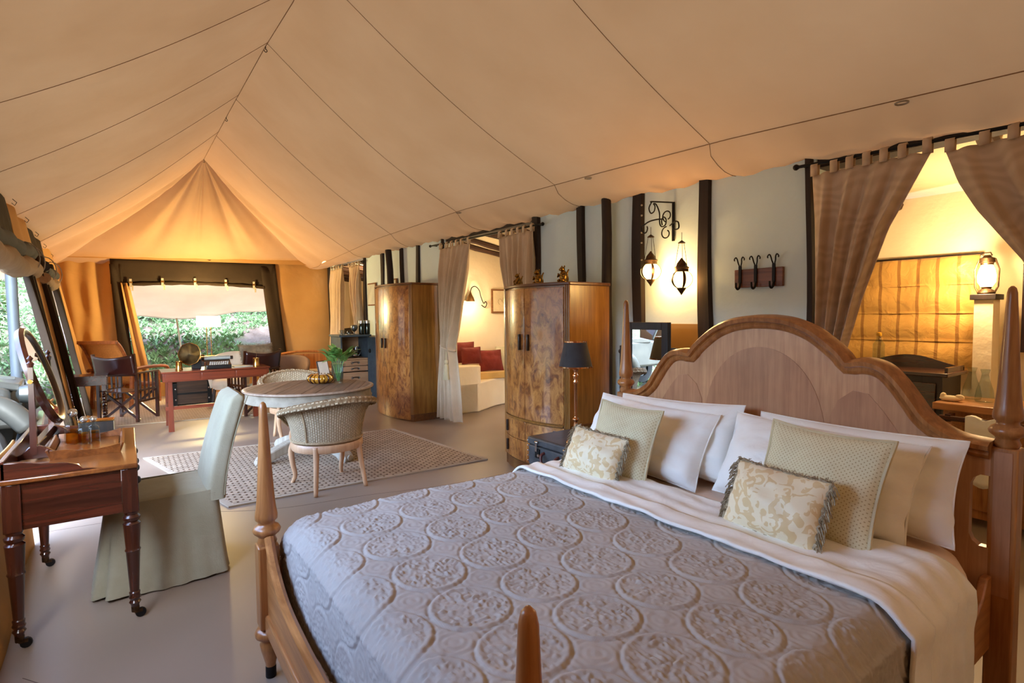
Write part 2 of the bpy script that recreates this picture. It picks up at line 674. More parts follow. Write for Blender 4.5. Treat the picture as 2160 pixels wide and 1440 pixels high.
for yy in (1.2, 3.6, 5.9):
    z = piece(yy, eR) - .015
    MB().tube([(3.4 + .03 * sin(a), yy + .03 * cos(a), z - .01) for a in [k * pi / 5 for k in range(10)]], .005, 5, closed=True).build('eave_ring', limed, ce)

# floor: polished cement
m, n, l, b = _new('polished_cement')
v = _coords(n, l, (1, 1, 1))
c1 = _ramp(n, l, _noise(n, l, v, 0.7, 2, 0.5, 0.0), [(0.2, (118, 103, 89)), (0.5, (140, 124, 109)), (0.8, (158, 143, 129))])
l.new(c1, b.inputs['Base Color'])
b.inputs['Roughness'].default_value = 0.42
cement = m
fl = B(-.8, 7.6, -2.6, 13.2, -.12, 0).build('floor', cement)
tag(fl, 'polished cement floor of the tent', kind='structure')
crack = plain('floor_crack', (96, 80, 70), 0.9)
for pts in (((-.5, 5.0), (.2, 4.9), (.9, 4.52), (1.6, 4.4), (2.2, 4.25), (2.9, 4.2)), ((-.4, 3.0), (0, 2.4), (.2, 1.7))):
    MB().tube([(p.x, p.y, -.0005) for p in smooth([(a, c, 0) for a, c in pts], 5)], .002, 4).build('floor_crack', crack, fl)

# right wall: plaster between dark posts, three openings
wr = None
segs = [(-2.6, .3), (1.83, 4.8), (7.0, 10.2), (12.05, 12.62)]
for i, (a, c) in enumerate(segs):
    o = B(3.8, 3.98, a, c, 0, 2.98).build('wall_right' if i == 0 else 'plaster_panel', plaster, wr)
    if i == 0:
        wr = o
        tag(o, 'white plastered wall framed with dark timber posts', kind='structure')

for a, c, zb in ((.25, 1.86, 2.465), (4.78, 7.02, 2.56), (10.18, 12.07, 2.635)):
    B(3.82, 3.97, a, c, zb, 2.98).build('slot_board', timber, wr)  # added board, shuts the slot where sky light fell on the jamb


def post(y, w, z0=0, z1=2.7, x=3.8, d=.035, lean=0.0, ph=0.0):
    mb = MB()
    vs = []
    N = 12
    for k in range(N + 1):
        t = k / N
        z = lerp(z0, z1, t)
        yy = y + lean * (t - .5) + .012 * sin(7 * t + ph)
        ww = w * (1 + .12 * sin(5 * t + 2 * ph))
        dd = d * (1 + .2 * sin(9 * t + ph))
        vs += [(x - dd, yy - ww * .38, z), (x - dd, yy + ww * .38, z), (x - .004, yy + ww / 2, z), (x - .004, yy - ww / 2, z)]
    fs = []
    for k in range(N):
        for j in range(4):
            fs.append((4 * k + j, 4 * k + (j + 1) % 4, 4 * k + 4 + (j + 1) % 4, 4 * k + 4 + j))
    fs += [(0, 3, 2, 1), (4 * N, 4 * N + 1, 4 * N + 2, 4 * N + 3)]
    return mb.add(vs, [tuple(reversed(f)) for f in fs]).build('timber_post', timber, wr)


for y, w, ln, ph in ((4.10, .10, .02, 1), (3.355, .125, .0, 2), (2.655, .125, .05, 3), (1.85, .05, .02, .4), (4.84, .11, .03, 5),
                     (7.85, .10, .0, 2.2), (8.42, .10, .1, 1.1), (9.31, .13, .0, 4), (10.16, .12, .05, 2.8), (12.40, .11, .0, .7), (7.04, .05, 0, 2)):
    post(y, w, lean=ln, ph=ph)
B(3.79, 3.80, 2.72, 3.3, .0, 1.415).build('ochre_panel', ochre, wr)  # ochre panel on the lower wall between two posts
for k in range(5):
    MB().ball((3.762, 3.30, 2.46 - .12 * k + (.03 if k % 2 else 0)), .009, 8, 5).build('peg', limed, wr)

# free-standing roof poles in front of the wall
for (x, y, x2, y2, zt, r, lab) in ((3.70, 3.66, 3.71, 3.68, 2.58, .05, 'dark round roof pole beside the burr walnut wardrobe by the bed'),
                                   (3.62, 8.35, 3.62, 8.62, 2.60, .06, 'dark leaning roof pole behind the wardrobe with picture frames')):
    o = MB().tube([(lerp(x, x2, k / 8) + .006 * sin(k * 2.1), lerp(y, y2, k / 8), zt * k / 8) for k in range(9)], [r * (1.05 - .02 * k) for k in range(9)], 12).build('roof_pole', timber)
    tag(o, lab, 'pole', kind='thing')

# rooms behind: bathroom (opening nearest the bed), sitting alcove, far store
wb = B(6.0, 6.15, -.5, 3.3, 0, 3.0).build('wall_bathroom', cream); tag(wb, 'cream bathroom wall', kind='structure')
B(3.98, 6.15, 3.18, 3.3, 0, 3.0).build('side_panel', cream, wb)
B(3.98, 6.15, -.6, -.5, 0, 3.0).build('side_panel', cream, wb)
cb = MB().add([(3.9, -.6, 2.95), (6.1, -.6, 2.55), (6.1, 3.3, 2.55), (3.9, 3.3, 2.95)], [(0, 1, 2, 3)]).build('ceiling_bathroom', cream, solid=.04)
tag(cb, 'cream sloping bathroom ceiling', kind='structure')
for y in (1.15, 1.95, 2.7):
    MB().tube([(3.9 + 2.15 * k / 10, y + .03 * sin(k) + .02 * k, 2.90 - .4 * k / 10 - .01 * (k % 3)) for k in range(11)], [.06 + .008 * sin(3 * k) for k in range(11)], 8).build('rafter', timber_x, cb)
wa = B(3.98, 6.4, 8.0, 8.14, 0, 3.0).build('wall_alcove', cream); tag(wa, 'cream wall of the sitting alcove', kind='structure')
B(6.3, 6.45, 3.3, 8.1, 0, 3.0).build('side_panel', cream, wa)
ca = MB().add([(3.9, 3.3, 2.84), (6.4, 3.3, 2.42), (6.4, 8.1, 2.42), (3.9, 8.1, 2.84)], [(0, 1, 2, 3)]).build('ceiling_alcove', cream, solid=.04)
tag(ca, 'cream sloping alcove ceiling with dark rafters', kind='structure')
for y in (4.4, 5.0, 5.6, 6.2, 6.8, 7.45, 7.85):
    MB().tube([(3.85 + 2.5 * k / 10, y + .025 * sin(k * 1.3 + y), 2.80 - .40 * k / 10) for k in range(11)], [.055 + .007 * sin(3 * k + y) for k in range(11)], 8).build('rafter', timber_x, ca)
ws = B(5.6, 5.75, 8.14, 16.5, 0, 3.0).build('wall_store', cream); tag(ws, 'cream wall of the far side room', kind='structure')
B(3.98, 5.75, 16.4, 16.5, 0, 3.0).build('side_panel', cream, ws)
B(3.9, 3.98, 12.6, 16.5, 0, 3.0).build('side_panel', cream, ws)
cs = MB().add([(3.9, 8.1, 2.85), (5.7, 8.1, 2.6), (5.7, 16.5, 2.6), (3.9, 16.5, 2.85)], [(0, 1, 2, 3)]).build('ceiling_store', cream, solid=.04)
tag(cs, 'cream ceiling of the far side room with dark rafters', kind='structure')
for k9 in range(8):
    y = 10.4 + .8 * k9
    MB().tube([(3.85 + 1.8 * k / 6, y, 2.80 - .24 * k / 6) for k in range(7)], .06, 8).build('rafter', timber_x, cs)
fs_ = B(3.9, 6.0, 13.2, 16.5, -.12, 0).build('floor_store', cement); tag(fs_, 'cement floor of the far side room', kind='structure')

# back canvas wall and its rolled-up window
def lx(z):
    return -.52 - .17 * z


def backL(u, v):
    z = lerp(0, 2.56, v)
    x = lerp(lx(z) - .09, .0, u)
    d = .05 * sin(9 * u + 2.5 * v) * (1 - .4 * v) + .05 * exp(-((u - .45 + .5 * (v - .5)) / .12) ** 2) + .03 * sin(20 * u + 5 * (1 - v))
    return (x, 12.5 + d, z)


def backR(u, v):
    z = lerp(0, 2.66, v)
    x = lerp(2.6, 3.82, u)
    return (x, 12.49 + .02 * sin(8 * u - 3 * v) + .02 * sin(5 * v + 2 * u), z)


bw = MB().grid(backL, 40, 24).build('wall_back', tent_wall, angle=180)
tag(bw, 'tan canvas end wall of the tent', kind='structure')
MB().grid(backR, 30, 20).build('canvas_panel', tent_wall, bw, angle=180)
MB().grid(lambda u, v: (lerp(-.95, 3.8, u), 12.39 + .004 * sin(40 * u), lerp(2.59 + .05 * u, 2.78, v)), 40, 2).build('header_band', tent_wall, bw, angle=180)
B(.0, 2.5, 12.46, 12.54, 0, .26).build('low_canvas', tent_wall, bw)

w1 = MB().grid(lambda u, v: (lerp(-.18, 2.66, u), 12.43 + .012 * sin(9 * u) - .02 * v, lerp(2.14 + .05 * sin(pi * u), 2.63 + .05 * u, v)), 30, 4).build('window_1', darkcanvas, angle=180, solid=.012)
tag(w1, 'wide tent window with dark brown canvas surround', kind='structure')


def stripL(u, v):
    z = lerp(.25, 2.5, v)
    return (lerp(-.19 + .12 * (1 - v), -.02 + .16 * (1 - v), u), 12.41 + .02 * sin(6 * u + 4 * v), z)


def stripR(u, v):
    z = lerp(.25, 2.55, v)
    return (lerp(2.36 + .24 * (1 - v), 2.66 + .22 * (1 - v), u), 12.41 + .02 * sin(6 * u + 4 * v), z)


MB().grid(stripL, 6, 16).build('side_strip', darkcanvas, w1, angle=180, solid=.01)
MB().grid(stripR, 6, 16).build('side_strip', darkcanvas, w1, angle=180, solid=.01)


def flap(u, v):
    z = lerp(.2, 2.16, v)
    x0 = lerp(.20, -.03, v); w = lerp(.20, .13, v)
    return (x0 + w * u, 12.40 - .035 * sin(3 * pi * u + 2 * v), z)


MB().grid(flap, 18, 18).build('tied_flap', tent_wall, w1, angle=180, solid=.008)
MB().tube([(lerp(.02, 2.42, k / 16), 12.41, 2.13 + .05 * sin(pi * k / 16)) for k in range(17)], [.032 + .006 * sin(4 * k) for k in range(17)], 10).build('blind_roll', darkcanvas, w1)
for x in (.12, .62, 1.16, 1.70, 2.22):
    zz = 2.13 + .05 * sin(pi * (x - .02) / 2.4)
    MB().box(x - .02, x + .02, 12.365, 12.372, zz - .05, zz + .10).box(x + .01, x + .04, 12.36, 12.366, zz - .12, zz - .02).build('strap', limed, w1)
    MB().box(x - .028, x + .028, 12.358, 12.37, zz + .02, zz + .05).build('buckle', brass, w1)
B(1.38, 1.50, 12.44, 12.45, 2.36, 2.39).build('maker_patch', ochre, w1)

# left canvas wall (leans outwards) with two door openings
def leftpanel(y0, y1, z0, z1, amp=.02, k=2.0, nu=20, nv=14, off=0.0):
    return MB().grid(lambda u, v: (lx(lerp(z0, z1, v)) + off + amp * sin(k * 6 * u + 3 * v), lerp(y0, y1, u), lerp(z0, z1, v)), nu, nv)


wlft = leftpanel(10.35, 12.52, 0, 2.62, .03, 1.5).build('wall_left', tent_wall, angle=180)
tag(wlft, 'tan canvas side wall with tied-back door openings', kind='structure')
leftpanel(7.75, 9.1, 0, 2.8, .02).build('canvas_pier', tent_wall, wlft, angle=180, solid=.01)
leftpanel(-2.65, 3.2, .6, 1.16, .03, 3.0, 60).build('low_canvas', tent_wall, wlft, angle=180, solid=.01)  # out of view, raised to keep light off the near floor
leftpanel(-2.65, 4.75, 0, .72, .03, 3.0, 60).build('low_canvas', tent_wall, wlft, angle=180, solid=.01)
leftpanel(4.4, 7.8, 2.22, 2.8, .01).build('header_band', darkcanvas, wlft, angle=180, solid=.01)
leftpanel(9.05, 10.45, 2.22, 2.75, .01).build('header_band', darkcanvas, wlft, angle=180, solid=.01)
for y0, y1, zt in ((7.45, 7.85, 2.25), (9.0, 9.22, 2.3), (10.28, 10.48, 2.3)):
    def sflap(u, v, y0=y0, y1=y1, zt=zt):
        z = lerp(.05, zt, v)
        w = (.35 + .65 * abs(v - .35) ** .8)
        return (lx(z) + .05 + .035 * sin(4 * pi * u + 3 * v), (y0 + y1) / 2 + (u - .5) * (y1 - y0) * w * 1.25, z)
    MB().grid(sflap, 18, 20).build('tied_flap', darkcanvas, wlft, angle=180, solid=.008)


def roll(y0, y1, z, name, mt, r, ph):
    pts = [(lx(z) + .06 + .01 * sin(3 * k + ph), lerp(y0, y1, k / 14), z + .02 * sin(k * 1.1 + ph) - .05 * sin(pi * k / 14)) for k in range(15)]
    return MB().tube(pts, [r * (1 + .12 * sin(2.3 * k + ph)) for k in range(15)], 12).build(name, mt, wlft)


gauze = canvas('rolled_gauze', (170, 146, 120), (150, 126, 100), .1, bump=.4, wr=9)
roll(5.0, 8.1, 2.24, 'blind_roll', plain('charcoal_canvas', (54, 54, 56), .9, bump=.3, bscale=30), .085, 0)
roll(5.0, 7.95, 2.06, 'gauze_roll', gauze, .10, 1)
roll(9.1, 10.5, 2.16, 'blind_roll', MATS['charcoal_canvas'], .07, 2)
roll(9.0, 10.2, 2.02, 'gauze_roll', gauze, .07, 3)
for y in (7.6, 8.05, 9.3, 10.1):
    MB().tube([(lx(2.15) + .07 + .115 * cos(a), y, 2.14 + .17 * sin(a)) for a in [k * pi / 8 for k in range(16)]], .006, 5, closed=True).build('tie_cord', limed, wlft)
for k in range(5):
    y = 7.9 + .9 * k
    z = piece(y, eL) - .02
    MB().tube([(-.93, y, z), (-.90, y + .03, z - .03), (-.92, y + .05, z - .06), (-.94, y + .02, z - .04)], .0035, 5).build('eave_toggle', iron, wlft)

wf_ = MB().grid(lambda u, v: (lerp(-1.0, 3.85, u), -2.6 + .02 * sin(20 * u), lerp(0, lerp(2.8, 2.45, u) + 1.35 * max(0, 1 - abs(u - .45) / .45) * .98, v)), 40, 8).build('wall_front', tent_wall, angle=180)
tag(wf_, 'canvas front wall of the tent behind the camera', kind='structure')
leftpanel(-2.65, 1.5, .70, 2.4, .02).build('canvas_panel', tent_wall, wlft, angle=180, solid=.01)  # out-of-view panel, its edge set for the side light on the bed
leftpanel(-2.65, 4.45, 2.25, 2.82, .01).build('header_band', darkcanvas, wlft, angle=180, solid=.01)  # out-of-view header, height set for the light on bed and wall


def w(mb, o):
    """shift world coordinates into the frame of thing o"""
    lx_, ly_, lz_ = o.location
    mb.v = [(a - lx_, b - ly_, c - lz_) for a, b, c in mb.v]
    return mb


# ================================================================ BED
bed = thing('bed', 'large honey oak bed with arched headboard and short turned corner posts', 'bed', (1.54, 1.5, 0))
HX = 2.60
out = [(2.40, 1.018), (2.302, 1.03), (2.216, 1.081), (2.165, 1.15), (2.119, 1.215), (2.064, 1.272), (2.007, 1.296), (1.952, 1.299), (1.915, 1.29),
       (1.889, 1.326), (1.828, 1.38), (1.752, 1.433), (1.657, 1.471), (1.57, 1.486), (1.5, 1.489)]
hbp = out + [(3.0 - a, b) for a, b in reversed(out[:-1])]
left = smooth([(a, b, 0) for a, b in out[:9]], 4)
mid_ = smooth([(a, b, 0) for a, b in out[8:] + [(3 - a, b) for a, b in reversed(out[8:-1])]], 4)
right = [Vector((3 - p.x, p.y, 0)) for p in reversed(left)]
hb = [(p.x, p.y) for p in left[:-1] + mid_[:-1] + right]
px = lambda a, b, d: (HX + d, a, b)
slot = lambda s: [(p if s > 0 else 3 - p, q) for p, q in ((2.40, .62), (2.372, .62), (2.352, .635), (2.342, .66), (2.342, .85), (2.352, .875), (2.372, .89), (2.40, .89))]
poly = hb + [(.60, .90)] + [(3 - p, q) for p, q in reversed([(2.40, .62), (2.372, .62), (2.352, .635), (2.342, .66), (2.342, .85), (2.352, .875), (2.372, .89), (2.40, .89)])] + [(.60, .34), (2.40, .34)] + slot(1)
w(MB().prism(poly, px, -.012, .022), bed).build('headboard', veneer, bed, angle=30)
# moulding: swept section along the arched outline
N = len(hb)
prof = [(0.004, .045), (.0, -.03), (-.012, -.052), (-.03, -.046), (-.036, -.028), (-.048, -.034), (-.062, -.026), (-.068, -.010), (-.068, .03), (-.02, .045)]
vs_ = []; nrm = []
for i in range(N):
    p0, p1 = Vector(hb[max(i - 1, 0)]), Vector(hb[min(i + 1, N - 1)])
    t = (p1 - p0).normalized()
    nrm.append(Vector((t.y, -t.x)))       # outline runs from +Y to -Y: outward normal is up
fs_l = []
for i in range(N):
    for a, d in prof:
        q = Vector(hb[i]) - nrm[i] * (-a if nrm[i].y > -2 else a) * -1
        q = Vector(hb[i]) + (Vector((-nrm[i].x, -nrm[i].y)) if nrm[i].y < 0 else nrm[i]) * a
        vs_.append((HX + d, q.x, q.y))
K = len(prof)
for i in range(N - 1):
    for k in range(K):
        k2 = (k + 1) % K
        fs_l.append((i * K + k, i * K + k2, (i + 1) * K + k2, (i + 1) * K + k))
w(MB().add(vs_, fs_l), bed).build('headboard_moulding', oak, bed, angle=50)
# inlaid lobes
cl = [(1.5 + .34 * cos(a) * 1.0, 1.0 + .335 * max(0, sin(a)) ** .8) for a in [pi * k / 30 for k in range(31)]]
w(MB().prism([(1.5 + .33 * cos(pi * k / 30), .66 + .67 * sin(pi * k / 30) ** .62) for k in range(31)], px, -.0145, -.011), bed).build('inlay_lobe', inlay, bed)
for s in (1, -1):
    pts = []
    for a, b in ((.335, .66), (.335, 1.03), (.37, 1.11), (.43, 1.158), (.49, 1.15), (.55, 1.08), (.62, .98), (.72, .90), (.76, .80), (.76, .66)):
        pts.append((1.5 + s * a, b))
    w(MB().prism(pts, px, -.0142, -.011), bed).build('inlay_lobe', inlay, bed)


def turned(z):
    """bead-and-spire finial that starts at height z"""
    return [(.034, z), (.040, z + .012), (.033, z + .03), (.036, z + .036), (.052, z + .05), (.056, z + .062), (.048, z + .076), (.034, z + .084), (.033, z + .094),
            (.044, z + .105), (.045, z + .122), (.040, z + .15), (.035, z + .20), (.030, z + .28), (.0235, z + .40), (.0175, z + .52), (.0155, z + .565), (.0115, z + .582), (.004, z + .59)]


for (x, y, nm) in ((2.63, 2.435, 'h'), (2.63, .565, 'h'), (.45, 2.40, 'f'), (.45, .60, 'f')):
    hd = nm == 'h'
    zt = 1.0 if hd else (.565 if y > 1 else .50)
    zb = .0 if hd else .22
    o = w(MB().box(x - .041, x + .041, y - .041, y + .041, zb, zt), bed).build('post_block', oak, bed, bevel=.006)
    # raised panels on the block faces
    if hd:
        w(MB().box(x - .0435, x - .041, y - .026, y + .026, .45, .985), bed).build('post_inlay', inlay, o)
    w(MB().lathe([(r, z) for r, z in turned(zt)] if hd else [(r * .98, z) for r, z in turned(zt)], (x, y, 0), 20), bed).build('post_finial', oak, bed, angle=60)
    None if hd else w(MB().lathe([(.018, .03), (.021, .06), (.036, .12), (.04, .145), (.032, .155), (.034, .165), (.056, .18), (.058, .195), (.05, .21), (.03, .216), (.03, .225)], (x, y, 0), 20), bed).build('post_foot', oak, bed, angle=60)
    None if hd else w(MB().lathe([(.0205, 0.0), (.0215, .004), (.021, .045), (.019, .05)], (x, y, 0), 16), bed).build('foot_cap', iron, bed)
# footboard with a hollow-curved top edge
tp = smooth([(2.36, .60, 0), (2.33, .565, 0), (2.26, .50, 0), (2.14, .44, 0), (2.0, .41, 0), (1.75, .392, 0), (1.5, .388, 0)], 4)
top = [(p.x, p.y) for p in tp]
top = top + [(3 - a, b) for a, b in reversed(top[:-1])]
w(MB().prism(top + [(.64, .24), (2.36, .24)], lambda a, b, d: (.45 + d, a, b), -.012, .014), bed).build('footboard', oak_y, bed)
rail = []
w(MB().tube([(.45, a, b + .002) for a, b in top], .019, 8), bed).build('footboard_rail', oak_y, bed)
w(MB().box(.425, .475, .64, 2.36, .21, .285), bed).build('footboard_plinth', oak_y, bed, bevel=.008)
for y in (2.40, .60):
    w(MB().prism([(.49, .24), (2.59, .24), (2.59, .52), (2.54, .52), (2.50, .46), (2.40, .40), (2.2, .375), (.8, .375), (.62, .40), (.49, .46)], lambda a, b, d, y=y: (a, y + d, b), -.014, .014), bed).build('side_rail', oak_x, bed, bevel=.006)


# ---- mattress
def rbox(x0, x1, y0, y1, z0, z1, r, fn=None, n=40):
    """soft rounded slab"""
    mb = MB()

    def f(u, v):
        # v: 0..1 round from underside edge to top centre
        a = 2 * pi * u
        ca, sa = cos(a), sin(a)
        p = 9.0
        k = (abs(ca) ** p + abs(sa) ** p) ** (-1 / p)
        if v < .35:
            t = v / .35; s_ = 1 - .02 * (1 - t); z = lerp(z0, z1 - r, t)
        elif v < .65:
            t = (v - .35) / .3 * pi / 2
            s_ = 1 - (1 - cos(t)) * r / ((x1 - x0) / 2); z = z1 - r + r * sin(t)
        else:
            t = (v - .65) / .35
            s_ = (1 - r / ((x1 - x0) / 2)) * (1 - t); z = z1
        x = (x0 + x1) / 2 + (x1 - x0) / 2 * k * ca * s_
        y = (y0 + y1) / 2 + (y1 - y0) / 2 * k * sa * s_
        return (x, y, z)
    return mb.grid(f, n * 2, 26, cu=True)


mt_ = thing('mattress', 'deep mattress in a fitted sheet coloured by warm light on the oak bed', 'mattress', (1.54, 1.5, .34))
w(rbox(.52, 2.57, .585, 2.39, .34, .635, .10), mt_).build('fitted_sheet', warm_lit_linen, mt_, angle=180)
w(MB().box(.56, 2.53, .64, 2.34, .30, .345), mt_).build('slat_base', oak_x, mt_)


def drape(x0, x1, yn, yf, ztop, rr, droplen_n, droplen_f, foot=None, nu=60, nv=120, hf=None, edge=None):
    """cloth lying over the bed: u along X, v across Y with drops on both sides"""
    L = droplen_n + (yf - yn) + droplen_f

    def f(u, v):
        s_ = v * L
        if s_ < droplen_n:
            y = yn - .012; z = ztop - rr - (droplen_n - s_); n_ = Vector((0, -1, 0))
        elif s_ > L - droplen_f:
            y = yf + .012; z = ztop - rr - (s_ - L + droplen_f); n_ = Vector((0, 1, 0))
        else:
            y = yn + s_ - droplen_n; z = ztop; n_ = Vector((0, 0, 1))
            for e, sg in ((yn, 1), (yf, -1)):
                d = abs(y - e)
                if d < rr * 1.5:
                    t = d / (rr * 1.5)
                    z = ztop - rr * (1 - t) ** 2
                    n_ = Vector((0, -sg * (1 - t), .3 + t)).normalized()
        x = lerp(x0, x1, u)
        if edge:
            x = edge(u, s_ / L, x)
        if foot and x < foot[0]:
            d = foot[0] - x
            k = foot[1]
            if d > k:
                z = z - (d - k) - k * .55; x = foot[0] - k * .9
                n_ = Vector((-1, 0, 0))
            else:
                t = d / k
                z -= k * .55 * t * t; x = foot[0] - k * (t - .1 * t * t)
                n_ = (n_ * (1 - t) + Vector((-1, 0, 0)) * t).normalized()
        h = hf(u, s_, x, y) if hf else 0
        p = Vector((x, y, z)) + n_ * h
        return tuple(p)
    return MB().grid(f, nu, nv)


quilt_m = cloth('quilt_cotton', (182, 176, 168), (172, 166, 158), 320, 0.15, 0.9, 0.0)


def quilt_h(X, S):
    """matelasse relief: lattice of medallions with leafy fillings"""
    px_, py_ = X / .25, S / .255
    ix, iy = round(px_), round(py_)
    dx, dy = (px_ - ix), (py_ - iy)
    d = sqrt(dx * dx + dy * dy)
    h = 0.0
    h -= .0042 * exp(-((d - .485) / .020) ** 2)
    h += .003 * exp(-((d - .44) / .035) ** 2)
    if d < .41:
        h += .0042 * abs(noise.noise(Vector((px_ * 15, py_ * 15, 3)))) * 2.2 - .002 + .0016 * noise.noise(Vector((px_ * 26, py_ * 26, 7)))
        h += .0014 * cos(8 * atan2(dy, dx)) * sin(pi * min(1, d / .4))
    else:
        e = sqrt((abs(dx) - .5) ** 2 + (abs(dy) - .5) ** 2)
        h += .0007 * sin(e * 80)
        h += .0022 * noise.noise(Vector((px_ * 12, py_ * 12, 9)))
    return h


def foot_h(u, s_, x, y):
    return quilt_h(lerp(.20, 1.84, u) - .03, s_ - .30 + .10) + .012 * noise.noise(Vector((u * 3, s_ * 2.5, 1)))


qt = thing('quilt', 'pale grey matelasse quilt with round medallions over the bed foot', 'quilt', (1.2, 1.5, .66))
w(drape(.20, 1.84, .57, 2.405, .672, .06, .22, .20, (.60, .11), 380, 420, foot_h), qt).build('quilt_cover', quilt_m, qt, angle=180)


def sheet_h(u, s_, x, y):
    return .010 * noise.noise(Vector((x * 5, s_ * 9, 2))) + .007 * sin(x * 60 + 5 * noise.noise(Vector((s_ * 3, 0, 0)))) * .5


du = thing('top_sheet', 'white top sheet folded back in a band above the grey quilt', 'sheet', (1.95, 1.5, .66))
w(drape(1.75, 2.10, .555, 2.41, .682, .07, .34, .14, None, 40, 150, sheet_h,
        lambda u, v, x: x + u * (.10 * exp(-(v / .3) ** 2) + .03 * sin(9 * v))), du).build('folded_sheet', white_linen, du, angle=180, solid=.01)
w(drape(1.70, 1.82, .55, 2.414, .690, .07, .36, .15, None, 10, 120, sheet_h), du).build('turned_hem', white_linen, du, angle=180, solid=.012)


# ---- pillows
def pillow_mb(W_, H_, T, pull=.10, seed=0, wr=.006, n=30, pw=.45, slump=0.0):
    def half(sg):
        def f(u, v):
            a, c = u * 2 - 1, v * 2 - 1
            sx = 1 - pull * (1 - c * c) * .8
            sy = 1 - pull * (1 - a * a)
            e = max(0, (1 - a ** 2) * (1 - c ** 2))
            t = T / 2 * e ** pw
            t *= 1 + slump * -c
            nz = noise.noise(Vector((a * 2.2 + seed, c * 2.2, seed * 1.7))) * wr * 3 * e ** .3 + noise.noise(Vector((a * 6 + seed, c * 5, 4))) * wr * e ** .2
            x = a * W_ / 2 * sx + wr * noise.noise(Vector((c * 3, seed, 1)))
            y = c * H_ / 2 * sy + H_ / 2
            return (x, y, sg * (t + .002) + nz)
        return f
    mb = MB()
    mb.grid(half(1), n, n)
    k = len(mb.f)
    mb.grid(half(-1), n, n)
    for i in range(k, len(mb.f)):
        mb.f[i] = tuple(reversed(mb.f[i]))
    return mb


def place(o, base, lean, yaw=0.0, roll_=0.0):
    """local x = across the bed, y = up the pillow, z = face towards the foot"""
    up = Vector((sin(lean), 0, cos(lean)))
    ac = Vector((0, -1, 0))
    nn = ac.cross(up)
    M = Matrix((ac, up, nn)).transposed()
    M = Matrix.Rotation(yaw, 3, 'Z') @ M @ Matrix.Rotation(roll_, 3, 'Z')
    o.rotation_euler = M.to_euler()
    o.location = base


def edge_loop(W_, H_, pull, n=24, ins=1.0):
    pts = []
    for k in range(4 * n):
        s_, t = divmod(k, n)
        t = t / n * 2 - 1
        a, c = ((t, -1), (1, t), (-t, 1), (-1, -t))[s_]
        sx = 1 - pull * (1 - c * c) * .8; sy = 1 - pull * (1 - a * a)
        pts.append((a * W_ / 2 * sx * ins, c * H_ / 2 * sy * ins + H_ / 2, 0))
    return pts


def white_pillow(lab, base, W_, H_, T, lean, yaw=0, roll_=0, seed=0):
    o = thing('pillow', lab, 'pillow', base, group='white bed pillows')
    place(o, base, lean, yaw, roll_)
    pillow_mb(W_, H_, T, .07, seed, .010, 34, .42, .25).build('pillow_body', white_linen, o, angle=180)
    MB().tube(edge_loop(W_, H_, .07), .004, 5, closed=True).build('hem_edge', white_linen, o)
    return o


zt = .655
white_pillow('white pillow against the headboard, behind the smaller of the patterned square cushions', (2.34, 1.90, zt), .80, .40, .19, .36, 0, R_(2), 1)
white_pillow('white pillow directly behind the smaller patterned square cushion', (2.20, 2.00, zt), .80, .40, .20, .50, R_(2), R_(-2), 2)
white_pillow('white pillow against the headboard beside the bed slot, behind the larger patterned cushion', (2.37, 1.04, zt), .80, .39, .18, .34, 0, R_(0), 3)
white_pillow('white pillow directly behind the larger patterned square cushion', (2.24, 1.14, zt), .80, .40, .21, .48, R_(-2), R_(-1), 5)

loz = cloth('lozenge_cloth', (216, 208, 172), (172, 156, 116), 240, .25, .8, .1, 'lozenge')
dam = cloth('damask_silk', (236, 224, 192), (220, 196, 148), 240, .12, .45, .25, 'damask', .3)
cordm = plain('cream_cord', (214, 202, 164), .8, bump=.4, bscale=200)
frm = plain('fringe_thread', (190, 178, 150), .8, c2=(120, 104, 80), scale=60)


def square_cushion(lab, base, W_, H_, T, lean, yaw, roll_, seed):
    o = thing('square_cushion', lab, 'cushion', base, group='patterned square cushions')
    place(o, base, lean, yaw, roll_)
    pillow_mb(W_, H_, T, .09, seed, .005, 30, .5, .1).build('cushion_body', loz, o, angle=180)
    MB().tube(edge_loop(W_, H_, .09, 24, 1.01), .0075, 6, closed=True).build('piping', cordm, o)
    return o


def fringed_cushion(lab, base, W_, H_, T, lean, yaw, roll_, seed):
    o = thing('fringed_cushion', lab, 'cushion', base, group='fringed damask cushions')
    place(o, base, lean, yaw, roll_)
    pillow_mb(W_, H_, T, .05, seed, .006, 28, .5, .15).build('cushion_body', dam, o, angle=180)
    lp = edge_loop(W_, H_, .05, 40)
    MB().tube([(x + .004 * sin(k * 1.7), y + .004 * cos(k * 2.1), .006 * sin(k * 1.3)) for k, (x, y, z) in enumerate(lp)], .007, 6, closed=True).build('braid', frm, o)
    rnd = random.Random(seed)
    mb = MB()
    for k, (x, y, z) in enumerate(lp):
        ux, uy = (x, y - H_ / 2)
        side = abs(ux) / (W_ / 2) > abs(uy) / (H_ / 2)
        if not side and uy < 0:
            continue
        for j in range(3):
            ln = rnd.uniform(.025, .055) if side else rnd.uniform(.012, .028)
            dx = (1 if ux > 0 else -1) * ln * (.55 if side else rnd.uniform(-.6, .6))
            dy = -ln * .7 if side else ln * rnd.uniform(-.1, .6)
            jx, jy = rnd.uniform(-.005, .005), rnd.uniform(-.005, .005)
            mb.tube([(x + jx, y + jy, 0), (x + jx + dx * .6, y + jy + dy * .35, rnd.uniform(0, .014)), (x + jx + dx, y + jy + dy, rnd.uniform(-.01, .014))], .0016, 3, cap=False)
    mb.build('fringe', frm, o)['kind'] = 'stuff'
    return o


